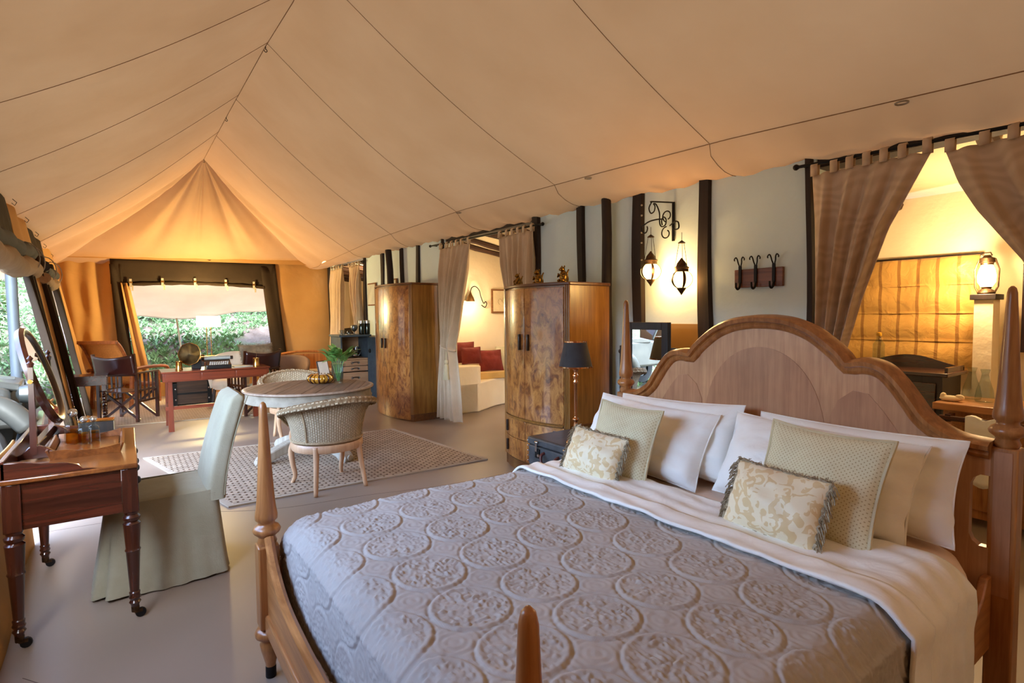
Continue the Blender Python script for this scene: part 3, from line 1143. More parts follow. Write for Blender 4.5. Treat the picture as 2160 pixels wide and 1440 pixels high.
square_cushion('smaller cream lozenge-patterned square cushion, beside the suitcase table', (2.02, 1.965, zt + .005), .40, .385, .13, .36, R_(3), R_(-2), 11)
square_cushion('larger cream lozenge-patterned square cushion, in the middle of the bed head', (2.04, 1.01, zt + .005), .455, .42, .14, .42, R_(-3), R_(-1), 12)
fringed_cushion('fringed gold damask cushion at the far side, next to the suitcase table', (1.90, 2.025, zt + .02), .36, .235, .13, .42, R_(4), R_(-3), 21)
fringed_cushion('fringed gold damask cushion in front of the larger lozenge cushion', (1.90, 1.075, zt + .02), .365, .255, .13, .42, R_(-3), R_(-1), 22)

# ================================================================ SUITCASE TABLE AND LAMP
leather = plain('grey_leather', (74, 76, 78), .5, 0, (56, 58, 60), 12, .3, 160)
leather_t = plain('brown_leather_top', (70, 52, 44), .4, 0, (48, 36, 30), 9, .3, 90)
sc = thing('suitcase_table', 'old dark leather suitcase on a low wooden stand beside the bed', 'side table', (3.0, 3.28, 0))
w(MB().box(2.69, 3.27, 2.98, 3.57, .27, .435), sc).build('suitcase_body', leather, sc, bevel=.012)
w(MB().box(2.685, 3.275, 2.975, 3.575, .44, .50), sc).build('suitcase_lid', leather, sc, bevel=.012)
w(MB().box(2.70, 3.26, 2.99, 3.56, .4985, .5035), sc).build('lid_top', leather_t, sc, bevel=.002)
w(MB().box(2.70, 3.26, 2.99, 3.56, .434, .441), sc).build('lid_gap', iron, sc)
w(MB().tube(smooth([(2.69, 3.36, .40), (2.655, 3.355, .385), (2.645, 3.34, .335), (2.645, 3.27, .32), (2.645, 3.20, .335), (2.655, 3.185, .385), (2.69, 3.18, .40)], 5), .012, 8), sc).build('handle', plain('oxblood_leather', (96, 48, 42), .4), sc, angle=180)
for y in (3.44, 3.09):
    lk = w(MB().box(2.678, 2.690, y - .028, y + .028, .345, .42), sc).build('latch', iron, sc, bevel=.003)
    w(MB().box(2.668, 2.684, y - .012, y + .012, .40, .475).ball((2.672, y, .475), (.012, .022, .012)), sc).build('hasp', silver, lk)
    w(MB().lathe([(.014, 0), (.012, .006)], (0, 0, 0), 12, M=Matrix.Rotation(-pi / 2, 3, 'Y')).xf(Matrix.Translation((2.678, y - .02, .37))), sc).build('lock_button', silver, lk)
for k in range(5):
    w(MB().ball((2.69, 3.573, .30 + .042 * k), .006, 8, 5), sc).build('stud', silver, sc)
std_m = wood('stand_wood', (74, 40, 30), (124, 74, 58), 'z', .7, .4)
w(MB().box(2.72, 3.24, 3.01, 3.06, .225, .27).box(2.72, 3.24, 3.49, 3.54, .225, .27).box(2.72, 2.76, 3.06, 3.49, .225, .27).box(3.20, 3.24, 3.06, 3.49, .225, .27), sc).build('stand_frame', std_m, sc)
for x in (2.745, 3.215):
    for y in (3.035, 3.515):
        w(MB().lathe([(.014, 0), (.02, .12), (.026, .2), (.026, .23)], (x, y, 0), 12), sc).build('leg', std_m, sc)

tl = thing('table_lamp', 'slender rose brass lamp with a charcoal shade, lit, on the suitcase table', 'lamp', (2.83, 3.14, .5035))
MB().lathe([(.076, 0), (.078, .008), (.07, .018), (.05, .028), (.026, .04), (.018, .052), (.018, .06)], n=28).build('base', copper, tl, angle=60)
MB().lathe([(.018, .06), (.024, .10), (.022, .13), (.014, .16), (.014, .17), (.026, .182), (.026, .19), (.014, .20), (.0125, .21), (.0125, .46), (.018, .465), (.02, .48), (.014, .49), (.018, .51), (.022, .53), (.014, .54),
            (.014, .56), (.024, .575), (.018, .59), (.012, .60)], n=20).build('stem', copper, tl, angle=50)
shade = cloth('charcoal_velvet', (72, 70, 70), (54, 52, 54), 120, .3, .9, transl=.06)
MB().lathe([(.128, .595), (.084, .79)], n=40).add([], []).build('shade', shade, tl, solid=.004)
MB().lathe([(.121, .60), (.080, .785)], n=40).build('shade_lining', plain('cream_lining', (244, 226, 196), .8), tl)
ts = [q for q in tl.children if q.name.startswith('shade')][0]
MB().lathe([(.130, .592), (.130, .600)], n=40).build('shade_trim', copper, ts, solid=.003)
MB().lathe([(.086, .785), (.086, .793)], n=40).build('shade_trim', copper, ts, solid=.003)
MB().ball((0, 0, .68), (.028, .028, .04)).build('bulb', glow('warm_bulb', (255, 196, 120), 30), tl)
lamp('bedside_light', (2.83, 3.14, 1.24), 14)

# ================================================================ WARDROBES (bow fronted, burr walnut)
plinth_m = wood('walnut_plinth', (84, 48, 22), (132, 82, 38), 'y', .8, .35, .4)
handle_m = plain('dark_handle', (44, 26, 18), .35, 0, (30, 18, 12), coat=.4)


def wardrobe(lab, loc, Wd, D, H, bow, low):
    """front faces -X; local origin at middle of the front on the floor; y spans width, +x goes to the back"""
    o = thing('wardrobe', lab, 'wardrobe', loc)
    Rr = 0.055

    def fx(y):
        t = y / (Wd / 2 - .05)
        return -bow * (1 - min(1, abs(t)) ** 2.2)

    def outline(ins=0.0, top=0.0, n=24):
        ys = [lerp(-Wd / 2 + .03, Wd / 2 - .03, k / n) for k in range(n + 1)]
        pts = [(fx(y) + ins, y * (1 - ins * 2 / Wd)) for y in ys]
        a = [(.02 + ins, -Wd / 2 + ins), (.05, -Wd / 2 + ins)]
        return [(D, -Wd / 2 + ins)] + list(reversed(a)) + pts + [(.02 + ins, Wd / 2 - ins), (.05, Wd / 2 - ins), (D, Wd / 2 - ins)]
    zz = lambda a, c, d: (a, c, d)
    MB().prism(outline(.016), zz, .10, H - .03).build('carcass', walnut_side, o, angle=25)
    MB().prism(outline(-.004), zz, H - .03, H).build('cornice', plinth_m, o, angle=25, bevel=.008)
    MB().prism(outline(.006), zz, 0, .10).build('plinth', plinth_m, o, angle=25)

    def skin(y0, y1, z0, z1, n=14):
        ys = [lerp(y0, y1, k / n) for k in range(n + 1)]
        p = [(fx(y) - .004, y) for y in ys] + [(fx(y) + .015, y) for y in reversed(ys)]
        return MB().prism(p, zz, z0, z1)
    g = .003
    e = Wd / 2 - .055
    zl = low
    for s in (-1, 1):
        y0, y1 = (-e, -g) if s < 0 else (g, e)
        d = skin(y0, y1, zl + .02, H - .045).build('door', walnut, o, angle=25, bevel=.003)
        MB().box(fx(s * .05) - .03, fx(s * .05) - .004, s * .065 - .011, s * .065 + .011, lerp(zl, H, .52), lerp(zl, H, .52) + .15).build('door_handle', handle_m, d, bevel=.004)
        if low > .2:
            for q0, q1 in ((.11, lerp(.11, zl, .5)), (lerp(.11, zl, .5) + .006, zl - .01)):
                dr = skin(y0, y1, q0, q1).build('drawer', walnut, o, angle=25, bevel=.003)
                yy = s * e * .82
                MB().box(fx(yy) - .026, fx(yy) - .004, yy - .011, yy + .011, (q0 + q1) / 2 - .05, (q0 + q1) / 2 + .06).build('drawer_handle', handle_m, dr, bevel=.004)
    for s in (-1, 1):      # reeded corner pilasters
        mb = MB()
        for k in range(3):
            yy = s * (Wd / 2 - .042 + .017 * k)
            mb.tube([(fx(s * (Wd / 2 - .05)) + .004 + .008 * k, yy, .10), (fx(s * (Wd / 2 - .05)) + .004 + .008 * k, yy, H - .03)], .0105, 10)
        mb.build('corner_reeding', walnut_side, o)
    if low > .2:
        p = [(fx(lerp(-e, e, k / 20)) - .010, lerp(-e, e, k / 20), zl + .005) for k in range(21)]
        MB().tube(p, .010, 6).build('waist_moulding', walnut_side, o)
        for s in (-1, 1):
            MB().box(.05, D - .01, s * (Wd / 2 - .012) - .006, s * (Wd / 2 - .012) + .006, zl, zl + .014).build('waist_strip', plinth_m, o)
    return o


wardrobe('burr walnut bow-fronted wardrobe nearer the bed, with golden animal figures on top', (3.15, 4.09, 0), 1.0, .52, 1.79, .10, .50)
wardrobe('burr walnut bow-fronted wardrobe beyond the tied curtain, with two pictures behind it', (3.28, 7.75, 0), 1.36, .47, 1.975, .12, .0)


def figure(lab, x, y, h, kind):
    o = thing('animal_figurine', lab, 'figurine', (x, y, 1.79), group='golden animals on the wardrobe')
    s = h / .13
    mb = MB()
    mb.lathe([(.03 * s, 0), (.035 * s, .012 * s), (.028 * s, .02 * s), (.034 * s, .045 * s), (.03 * s, .07 * s), (.02 * s, .09 * s), (.012 * s, .1 * s), (.002, .104 * s)], n=12)
    mb.ball((-.012 * s, 0, .108 * s), (.024 * s, .018 * s, .02 * s), 10, 7).ball((-.034 * s, 0, .103 * s), (.012 * s, .01 * s, .009 * s), 8, 5)
    for q in (-1, 1):
        mb.tube([(-.01 * s, q * .026 * s, .07 * s), (-.035 * s, q * .028 * s, .05 * s), (-.04 * s, q * .015 * s, .075 * s if kind else .03 * s)], [.009 * s, .008 * s, .006 * s], 6)
        mb.ball((-.022 * s, q * .022 * s, .018 * s), (.026 * s, .012 * s, .014 * s), 8, 5)
        mb.ball((-.002 * s, q * .015 * s, .128 * s), (.005 * s, .007 * s, .01 * s), 6, 4)
    mb.build('figure_body', gold, o, angle=180)
    MB().tube(smooth([(.03 * s, 0, .01 * s), (.055 * s, .01 * s, .03 * s), (.05 * s, .015 * s, .075 * s), (.065 * s, .01 * s, .11 * s)], 4), [.008 * s] * 10 + [.006 * s] * 3, 6).build('tail', gold, o, angle=180)
    return o


figure('golden animal figurine at the far end of the wardrobe top, by the alcove curtain', 3.28, 4.50, .13, 0)
figure('golden animal figurine in the middle of the three on the wardrobe', 3.32, 4.22, .15, 1)
figure('golden animal figurine with raised head at the bed end of the wardrobe top', 3.28, 3.80, .15, 1)

# ================================================================ CHEVAL MIRROR behind the bed
chv = thing('cheval_mirror', 'square dark-framed swing mirror on a stand behind the headboard', 'mirror', (3.40, 2.92, 0), R_(2))
MB().box(-.012, .012, -.15, .15, .86, 1.375).build('looking_glass', mirror, chv)
fb = MB()
for y0, y1, z0, z1 in ((-.21, -.15, .80, 1.435), (.15, .21, .80, 1.435), (-.15, .15, 1.375, 1.435), (-.15, .15, .80, .86)):
    fb.box(-.022, .022, y0, y1, z0, z1)
fb.build('mirror_frame', darkwood, chv, bevel=.004)
for s in (-1, 1):
    MB().box(-.02, .02, s * .255 - .02, s * .255 + .02, .08, 1.24).build('stand_post', darkwood, chv, bevel=.004)
    MB().tube([(0, s * .20, 1.19), (0, s * .285, 1.19)], .014, 10).ball((0, s * .275, 1.19), .022).build('pivot_knob', darkwood, chv)
    MB().bar((-.2, s * .255, .03), (.2, s * .255, .03), .04, .06).bar((-.16, s * .255, .05), (0, s * .255, .25), .03).bar((.16, s * .255, .05), (0, s * .255, .25), .03).build('foot', darkwood, chv)
MB().bar((0, -.25, .22), (0, .25, .22), .03, .06).build('stretcher', darkwood, chv)

# ================================================================ WALL LANTERNS
br = thing('lantern_bracket', 'black wrought iron scroll bracket on the white wall between two dark posts', 'bracket', (3.79, 2.975, 2.12))


def scroll(c, r0, r1, a0, a1, n=26, X=-.02):
    return [(X, c[0] + lerp(r0, r1, k / n) * cos(lerp(a0, a1, k / n)), c[1] + lerp(r0, r1, k / n) * sin(lerp(a0, a1, k / n))) for k in range(n + 1)]


MB().box(-.012, .0, -.012, .012, -.01, .315).build('wall_bar', iron, br, bevel=.002)
MB().tube([(-.01, 0, .31), (-.16, .1, .318), (-.17, .11, .316)], .006, 6).build('top_arm', iron, br)
MB().tube(smooth([(-.16, .1, .316), (-.16, .13, .27), (-.155, .115, .225), (-.15, .085, .235), (-.15, .075, .275), (-.15, .09, .30), (-.14, .07, .29), (-.13, .045, .22), (-.12, .05, .14), (-.12, .03, .105), (-.11, 0, .115), (-.1, .0, .16),
                  (-.1, .025, .185), (-.1, .045, .16), (-.1, .04, .12)], 5), .0055, 6).build('iron_scroll', iron, br, angle=180)
MB().tube(scroll((.03, .20), .05, .03, -1.4, 4.4, 26, -.05), .0055, 6).build('iron_scroll', iron, br, angle=180)
MB().tube(scroll((.03, .055), .055, .025, 1.6, -4.2, 26, -.06), .0055, 6).build('iron_scroll', iron, br, angle=180)
MB().tube(smooth([(-.10, .02, .165), (-.13, .06, .168), (-.15, .13, .16), (-.155, .19, .135), (-.155, .215, .12), (-.155, .20, .075), (-.155, .165, .07), (-.155, .15, .10), (-.155, .155, .12)], 5), .006, 6).build('lantern_arm', iron, br, angle=180)
MB().tube(smooth([(-.05, .0, .115), (-.08, -.05, .125), (-.11, -.10, .13), (-.13, -.145, .115), (-.13, -.15, .07), (-.13, -.115, .06), (-.13, -.09, .085), (-.13, -.09, .11)], 5), .006, 6).build('lantern_arm', iron, br, angle=180)
lant_m = plain('pierced_brass', (96, 72, 48), .45, .9, (52, 38, 26), 30, .5, 90)
lglass = glow('lantern_glass', (255, 202, 122), 1.9)


def lantern(lab, x, y, zc):
    o = thing('hanging_lantern', lab, 'lantern', (x, y, zc - .13), group='lanterns on the iron bracket')
    z = .13
    MB().ball((0, 0, z), (.084, .084, .076), 20, 12).build('globe', lglass, o)
    MB().lathe([(.047, z + .058), (.054, z + .062), (.054, z + .085), (.058, z + .088), (.058, z + .096), (.044, z + .105), (.036, z + .13), (.016, z + .155), (.004, z + .172)], n=18).build('cap', lant_m, o, angle=50)
    MB().lathe([(.002, z - .125), (.018, z - .10), (.034, z - .078), (.040, z - .062), (.034, z - .060)], n=18).build('base_cone', lant_m, o, angle=50)
    for k in range(5):
        a = 2 * pi * k / 5 + .3
        MB().grid(lambda u, v, a=a: (.0865 * sin(pi * (.12 + .76 * v)) * cos(a + (u - .5) * .26), .0865 * sin(pi * (.12 + .76 * v)) * sin(a + (u - .5) * .26), z - .0765 * cos(pi * (.12 + .76 * v))), 3, 12).build('rib', lant_m, o, angle=180, solid=.003)
    for k in range(3):
        a = 2 * pi * k / 3 + .5
        MB().tube([(.056 * cos(a), .056 * sin(a), z + .09), (.022 * cos(a), .022 * sin(a), z + .295)], .0018, 4).build('hanger_wire', iron, o)
    MB().lathe([(.03, z + .288), (.028, z + .294), (.006, z + .31), (.002, z + .312)], n=14).build('hanger_cap', lant_m, o)
    MB().tube([(0, 0, z + .31), (0, 0, z + .375)], .002, 4).build('hook_wire', iron, o)
    return o


lantern('lit globe lantern of pierced brass beside the dark post, hanging higher of the two', 3.66, 3.11, 1.86)
lantern('lit globe lantern of pierced brass on the lower arm of the iron bracket', 3.66, 2.795, 1.775)
lamp('lantern_light', (3.58, 3.02, 1.86), 3.5, (1.0, .60, .25), .06)
lamp('lantern_light', (3.70, 3.00, 1.80), 3.0, (1.0, .54, .16), .05)
lamp('lantern_light', (3.70, 2.74, 1.76), 3.2, (1.0, .54, .16), .05)

# ================================================================ HOOK RACK
rk = thing('hook_rack', 'brown wooden wall rack with three forged iron hooks', 'hook rack', (3.8, 2.215, 1.69))
MB().box(-.026, -.001, -.186, .186, 0, .135).build('board', wood('rack_wood', (96, 54, 36), (150, 92, 58), 'y', .8, .5), rk, bevel=.004)
for y in (.135, .012, -.125):
    mb = MB()
    mb.bar((-.034, y, .16), (-.034, y, .03), .020, .012, up=(1, 0, 0))
    mb.tube(smooth([(-.034, y, .04), (-.04, y, .005), (-.062, y, -.012), (-.084, y, .002), (-.088, y, .035)], 4), [.009] * 6 + [.008] * 6 + [.007] * 5, 7)
    for s in (-1, 1):
        mb.tube(smooth([(-.034, y + s * .004, .155), (-.038, y + s * .014, .185), (-.044, y + s * .018, .21), (-.046, y + s * .028, .225), (-.046, y + s * .04, .212), (-.046, y + s * .038, .20)], 4), .0048, 6)
    mb.build('hook', iron, rk, angle=60)

# ================================================================ CURTAINS
cur_tan = cloth('tan_curtain', (206, 184, 160), (194, 171, 146), 200, .25, .9, .12, 'swirl')
cur_sand = cloth('sand_curtain', (212, 190, 160), (200, 177, 147), 200, .25, .9, .15)


def curtain(name, lab, x, prof, ncy, amp, mt, tabs, zrod, seed=0, grp=None, amp2=None):
    """prof: (z, y_start, y_end) from the top down"""
    o = thing(name, lab, 'curtain', (x, (prof[0][1] + prof[0][2]) / 2, 0), group=grp)
    oy = o.location.y
    z0, z1 = prof[0][0], prof[-1][0]
    pr = [(z0 - p[0], p[1], p[2]) for p in prof]
    w0 = abs(prof[0][1] - prof[0][2])

    def f(u, v):
        z = lerp(z0, z1, v)
        a, c = piece(z0 - z, pr)
        tight = 1 - .55 * min(1, abs(a - c) / w0)
        am = amp * (.35 + tight * 1.2) * min(1, .3 + v * 5)
        ph = 2 * pi * ncy * u + seed
        fx = am * (sin(ph + .6 * sin(3 * v + seed)) + .35 * sin(2.3 * ph + 4 * v))
        y = lerp(a, c, u) + .18 * am * cos(ph)
        dip = -.012 * (1 - abs(cos(pi * tabs * u))) * (v < .02)
        return (fx, y - oy, z + dip)
    MB().grid(f, ncy * 14, 60).build('drape', mt, o, angle=180, solid=.004)
    for k in range(tabs):
        t = (k + .5) / tabs if k not in (0, tabs - 1) else (.03 if k == 0 else .97)
        y = lerp(prof[0][1], prof[0][2], t) - oy
        fx = f(t, 0.0)[0] * .4
        h = zrod - z0
        MB().add([(fx - .016, y - .022, z0 - .015), (fx - .016, y + .022, z0 - .015), (-.017, y - .022, zrod), (-.017, y + .022, zrod), (0, y - .022, zrod + .016), (0, y + .022, zrod + .016),
                  (.017, y - .022, zrod), (.017, y + .022, zrod), (fx + .012, y - .022, z0 - .015), (fx + .012, y + .022, z0 - .015)],
                 [(0, 1, 3, 2), (2, 3, 5, 4), (4, 5, 7, 6), (6, 7, 9, 8)]).build('tab', mt, o, solid=.003)
    return o


def rod(lab, x, y0, z0, y1, z1):
    o = thing('curtain_rod', lab, 'curtain rod', (x, (y0 + y1) / 2, (z0 + z1) / 2))
    q = Vector((0, y1 - y0, z1 - z0)) / 2
    MB().tube([-q, q], .011, 10).build('rod_bar', iron, o)
    for s in (-1, 1):
        MB().ball(q * s, .02).ball(q * s * .985, .014).build('end_knob', iron, o)
        k = q * s * .94
        MB().bar(k, k + Vector((3.80 - x, 0, 0)), .014).build('wall_bracket', iron, o)
    return o


rod('black curtain rod over the bathroom opening', 3.72, 1.92, 2.475, .28, 2.42)
curtain('curtain', 'tan patterned curtain behind the headboard arch, drawn to one side of the bathroom opening', 3.72,
        [(2.405, 1.815, 1.16), (2.0, 1.80, 1.37), (1.6, 1.79, 1.50), (1.22, 1.785, 1.60), (.95, 1.78, 1.66), (.5, 1.80, 1.56), (.04, 1.81, 1.52)], 4, .032, cur_tan, 7, 2.46, 1)
curtain('curtain', 'tan patterned curtain sweeping away beside the bright bathroom lantern', 3.72,
        [(2.385, 1.10, .30), (2.2, 1.04, .30), (2.04, .96, .30), (1.76, .775, .31), (1.4, .62, .32), (1.1, .50, .33), (.6, .58, .33), (.04, .62, .32)], 4, .032, cur_tan, 7, 2.435, 2)
rod('black curtain rod over the sitting alcove opening', 3.73, 7.32, 2.53, 4.66, 2.485)
cA = curtain('curtain', 'sand curtain with a tasselled tie-back, beside the far wardrobe', 3.71,
             [(2.455, 6.98, 6.16), (2.1, 6.97, 6.28), (1.7, 6.96, 6.43), (1.3, 6.95, 6.55), (1.08, 6.93, 6.64), (.9, 6.96, 6.60), (.5, 7.03, 6.53), (.03, 7.09, 6.47)], 5, .05, cur_sand, 6, 2.515, 3)
oy = cA.location.y
tie = MB().tube([(.075 * cos(a), 6.79 - oy + .165 * sin(a), 1.05 + .035 * sin(a)) for a in [2 * pi * k / 20 for k in range(20)]], .016, 7, closed=True).build('tie_back', cur_sand, cA, angle=180)
MB().tube([(-.10, 6.66 - oy, 1.0), (-.11, 6.645 - oy, .88)], .008, 6).ball((-.11, 6.645 - oy, .865), (.028, .028, .03)).lathe([(.012, .845), (.028, .82), (.034, .74), (.046, .62), (.03, .62)], (-.11, 6.645 - oy, 0), 14, rib=lambda a: 1 + .12 * sin(9 * a)).build('tassel', cordm, cA, angle=60)
curtain('curtain', 'sand curtain gathered behind the wardrobe with the golden animals', 3.71,
        [(2.44, 5.47, 4.80), (2.1, 5.39, 4.81), (1.85, 5.32, 4.82), (1.4, 5.12, 4.84), (1.05, 5.0, 4.86), (.5, 5.06, 4.84), (.03, 5.10, 4.83)], 5, .05, cur_sand, 6, 2.495, 4)
rod('black curtain rod over the farthest opening by the tent corner', 3.74, 12.1, 2.57, 10.1, 2.54)
curtain('curtain', 'sand curtain hanging next to the tent corner', 3.70,
        [(2.51, 11.95, 11.2), (2.0, 11.92, 11.25), (1.5, 11.95, 11.3), (1.0, 12.1, 11.35), (.5, 12.25, 11.4), (.03, 12.3, 11.4)], 4, .06, cur_sand, 5, 2.565, 5)
curtain('curtain', 'sand curtain tied above the steamer trunk', 3.70,
        [(2.50, 10.82, 10.22), (2.0, 10.72, 10.24), (1.5, 10.5, 10.2), (1.25, 10.4, 10.2), (1.0, 10.5, 10.2), (.03, 10.6, 10.2)], 4, .06, cur_sand, 5, 2.55, 6)

# ================================================================ BATHROOM beyond the curtain
bl_m = None
m, n, l, b = _new('striped_blind')
v = _coords(n, l, (1, 1, 1))
wv = n.new('ShaderNodeTexWave'); wv.bands_direction = 'Y'; wv.inputs['Scale'].default_value = 2.1; wv.wave_profile = 'SIN'; wv.inputs['Distortion'].default_value = 0
l.new(v, wv.inputs['Vector'])
cc = _ramp(n, l, wv.outputs['Fac'], [(0.0, (196, 148, 72)), (.90, (200, 154, 76)), (.95, (150, 104, 44)), (1.0, (150, 104, 44))])
l.new(cc, b.inputs['Base Color']); b.inputs['Roughness'].default_value = .5; b.inputs['Sheen Weight'].default_value = .3
_bump(n, l, b, _noise(n, l, v, 9, 4, .5, .5), .6, .03)
blind_m = m
rb = thing('roman_blind', 'golden striped roman blind on the bathroom wall', 'blind', (5.95, 2.0, .98))
MB().grid(lambda u, v: (-.02 - .035 * abs(sin(4 * pi * v)) * .6 - .012 * sin(14 * u + 5 * v) * v, lerp(-.51, .52, u), v * 1.0), 40, 40).build('blind_cloth', blind_m, rb, angle=180, solid=.006)
MB().tube([(0, -.53, 1.005), (0, .54, 1.01)], .012, 8).build('head_rail', timber, rb)
for k in range(4):
    MB().bar((-.03, -.51, .25 * k + .012), (-.03, .52, .25 * k + .012), .006, .02).build('fold_batten', blind_m, rb)
pil = B(5.62, 5.8, 1.32, 1.44, 0, 1.59).build('trim_1', cream); tag(pil, 'narrow cream plaster pier in the bathroom', kind='structure')
B(5.60, 5.82, 1.30, 1.465, 1.59, 1.635).build('pier_cap', darkwood, pil, bevel=.004)
ln = thing('hurricane_lantern', 'bright lit hurricane lantern on the bathroom pier', 'lantern', (5.70, 1.385, 1.635))
MB().lathe([(.055, 0), (.06, .012), (.05, .03), (.03, .045), (.036, .06)], n=20).build('base', lant_m, ln)
MB().lathe([(.036, .06), (.058, .10), (.06, .15), (.05, .20), (.036, .235)], n=20).build('chimney', glow('chimney_glass', (255, 214, 150), 8), ln, angle=180)
MB().lathe([(.04, .235), (.042, .25), (.05, .255), (.05, .29), (.03, .30), (.02, .315)], n=20).build('hood', lant_m, ln)
MB().tube([(0, -.03, .31), (0, -.02, .335), (0, .02, .335), (0, .03, .31)], .005, 6).build('carrying_ring', lant_m, ln)
for s in (-1, 1):
    MB().tube([(0, s * .05, .01), (0, s * .072, .06), (0, s * .076, .2), (0, s * .05, .285)], .007, 6).build('side_tube', lant_m, ln)
lamp('bathroom_light', (5.52, 1.42, 1.83), 22, (1.0, .68, .36), .06)
cp = thing('carved_panel', 'dark carved sunburst panel on the bathroom wall', 'carving', (5.97, 1.0, 1.5))
MB().box(-.01, .02, -.22, .22, -.34, .38).build('panel_board', maho_z, cp)
mb = MB()
for k in range(24):
    a = 2 * pi * k / 24
    mb.bar((-.018, .03 * cos(a), .20 + .03 * sin(a)), (-.018, .17 * cos(a), .20 + .17 * sin(a)), .006, .016, w2=.012, h2=.02)
mb.lathe([(.03, 0), (.02, .02), (.002, .026)], n=14, M=Matrix.Rotation(-pi / 2, 3, 'Y')).build('sunburst', maho_z, cp)
dr_ = thing('bathroom_dresser', 'dark wooden dresser with a curved back gallery below the blind', 'dresser', (5.35, 1.83, 0))
w(MB().box(5.16, 5.58, 1.50, 2.22, .06, .99), dr_).build('body', darkwood, dr_)
w(MB().box(5.13, 5.60, 1.46, 2.26, .99, 1.02), dr_).build('top', maho, dr_, bevel=.006)
w(MB().prism([(1.48, 1.02)] + [(lerp(1.48, 2.24, k / 20), 1.045 + .085 * sin(pi * k / 20) ** 1.5) for k in range(21)] + [(2.24, 1.02)], lambda a, c, d: (5.56 + d, a, c), 0, .025), dr_).build('back_gallery', maho, dr_)
w(MB().box(5.2, 5.58, 1.48, 1.50, 1.02, 1.06), dr_).build('side_gallery', maho, dr_)
for z0, z1 in ((.12, .38), (.40, .66), (.68, .94)):
    d = w(MB().box(5.145, 5.16, 1.54, 2.18, z0, z1), dr_).build('drawer', maho, dr_, bevel=.004)
    for y in (1.7, 2.02):
        w(MB().ball((5.13, y, (z0 + z1) / 2), .018), dr_).build('knob', brass, d)
vn = thing('vanity_table', 'low honey wood washstand with a towel rail in the bathroom', 'washstand', (4.95, 1.05, 0))
w(MB().box(4.72, 5.24, .72, 1.43, .80, .85), vn).build('top', oak_y, vn, bevel=.006)
w(MB().box(4.78, 5.2, .76, 1.38, .06, .80), vn).build('body', oak, vn)
w(MB().box(4.765, 4.78, .80, 1.05, .12, .70), vn).build('door', oak, vn, bevel=.006)
w(MB().box(4.765, 4.78, 1.09, 1.34, .12, .70), vn).build('door', oak, vn, bevel=.006)
w(MB().tube([(4.64, .76, .76), (4.64, 1.36, .76)], .018, 10).box(4.64, 4.74, 1.30, 1.33, .735, .785).box(4.64, 4.74, .78, .81, .735, .785), vn).build('towel_rail', maho, vn)
tw = thing('towel', 'white towel hanging over the washstand rail', 'towel', (4.64, 1.10, .78))
MB().grid(lambda u, v: (.026 * cos(pi * min(1, max(0, (v - .45) / .1))) * 1.0 * (-1), lerp(-.10, .11, u), (.0 if .45 < v < .55 else -abs(v - .5) * .9) + .012 * sin(9 * u)), 10, 24).build('towel_cloth', white_linen, tw, angle=180, solid=.008)
for lab, x, y, s in (('clear glass carafe on the washstand beside the shell', 5.08, 1.30, 1.0), ('clear glass carafe behind the bed post finial', 4.98, 1.20, .95)):
    o = thing('carafe', lab, 'carafe', (x, y, .85), group='carafes on the washstand')
    MB().lathe([(.0, .004), (.055 * s, .004), (.06 * s, .02), (.05 * s, .09), (.028 * s, .16), (.02 * s, .20), (.03 * s, .235)], n=20).build('carafe_body', glass('pale_glass', (226, 232, 228)), o, angle=180)
sh = MB().ball((0, 0, .02), (.035, .07, .022), 14, 8).ball((.0, -.05, .03), (.02, .03, .024), 10, 6).ball((0, .045, .034), (.022, .02, .026), 10, 6).build('seashell', cream)
sh.location = (4.86, 1.36, .85)
tag(sh, 'pale shell-shaped soap on the washstand', 'shell')
bo = thing('reflection_bottle', 'clear glass bottle with an amber stopper, standing in for a reflection over the dark dresser', 'bottle', (5.36, 2.02, 1.02))  # bottle added in place of a ghost reflection in a glass pane
MB().lathe([(0, .003), (.04, .003), (.045, .02), (.045, .20), (.02, .235), (.018, .27)], n=18).build('bottle_body', MATS['pale_glass'], bo, angle=180)
MB().lathe([(.018, .27), (.022, .28), (.018, .30), (.002, .305)], n=14).build('stopper', plain('amber', (206, 150, 40), .2), bo)

# ================================================================ SITTING ALCOVE
al = MB()


def benchfront(n=16):
    return [(4.0, 7.2), (4.45, 7.17), (4.52, 7.22)] + [(p.x, p.y) for p in smooth([(4.54, 7.24, 0), (4.7, 7.33, 0), (5.0, 7.5, 0), (5.5, 7.6, 0), (6.3, 7.55, 0)], 5)] + [(6.3, 8.0), (4.0, 8.0)]


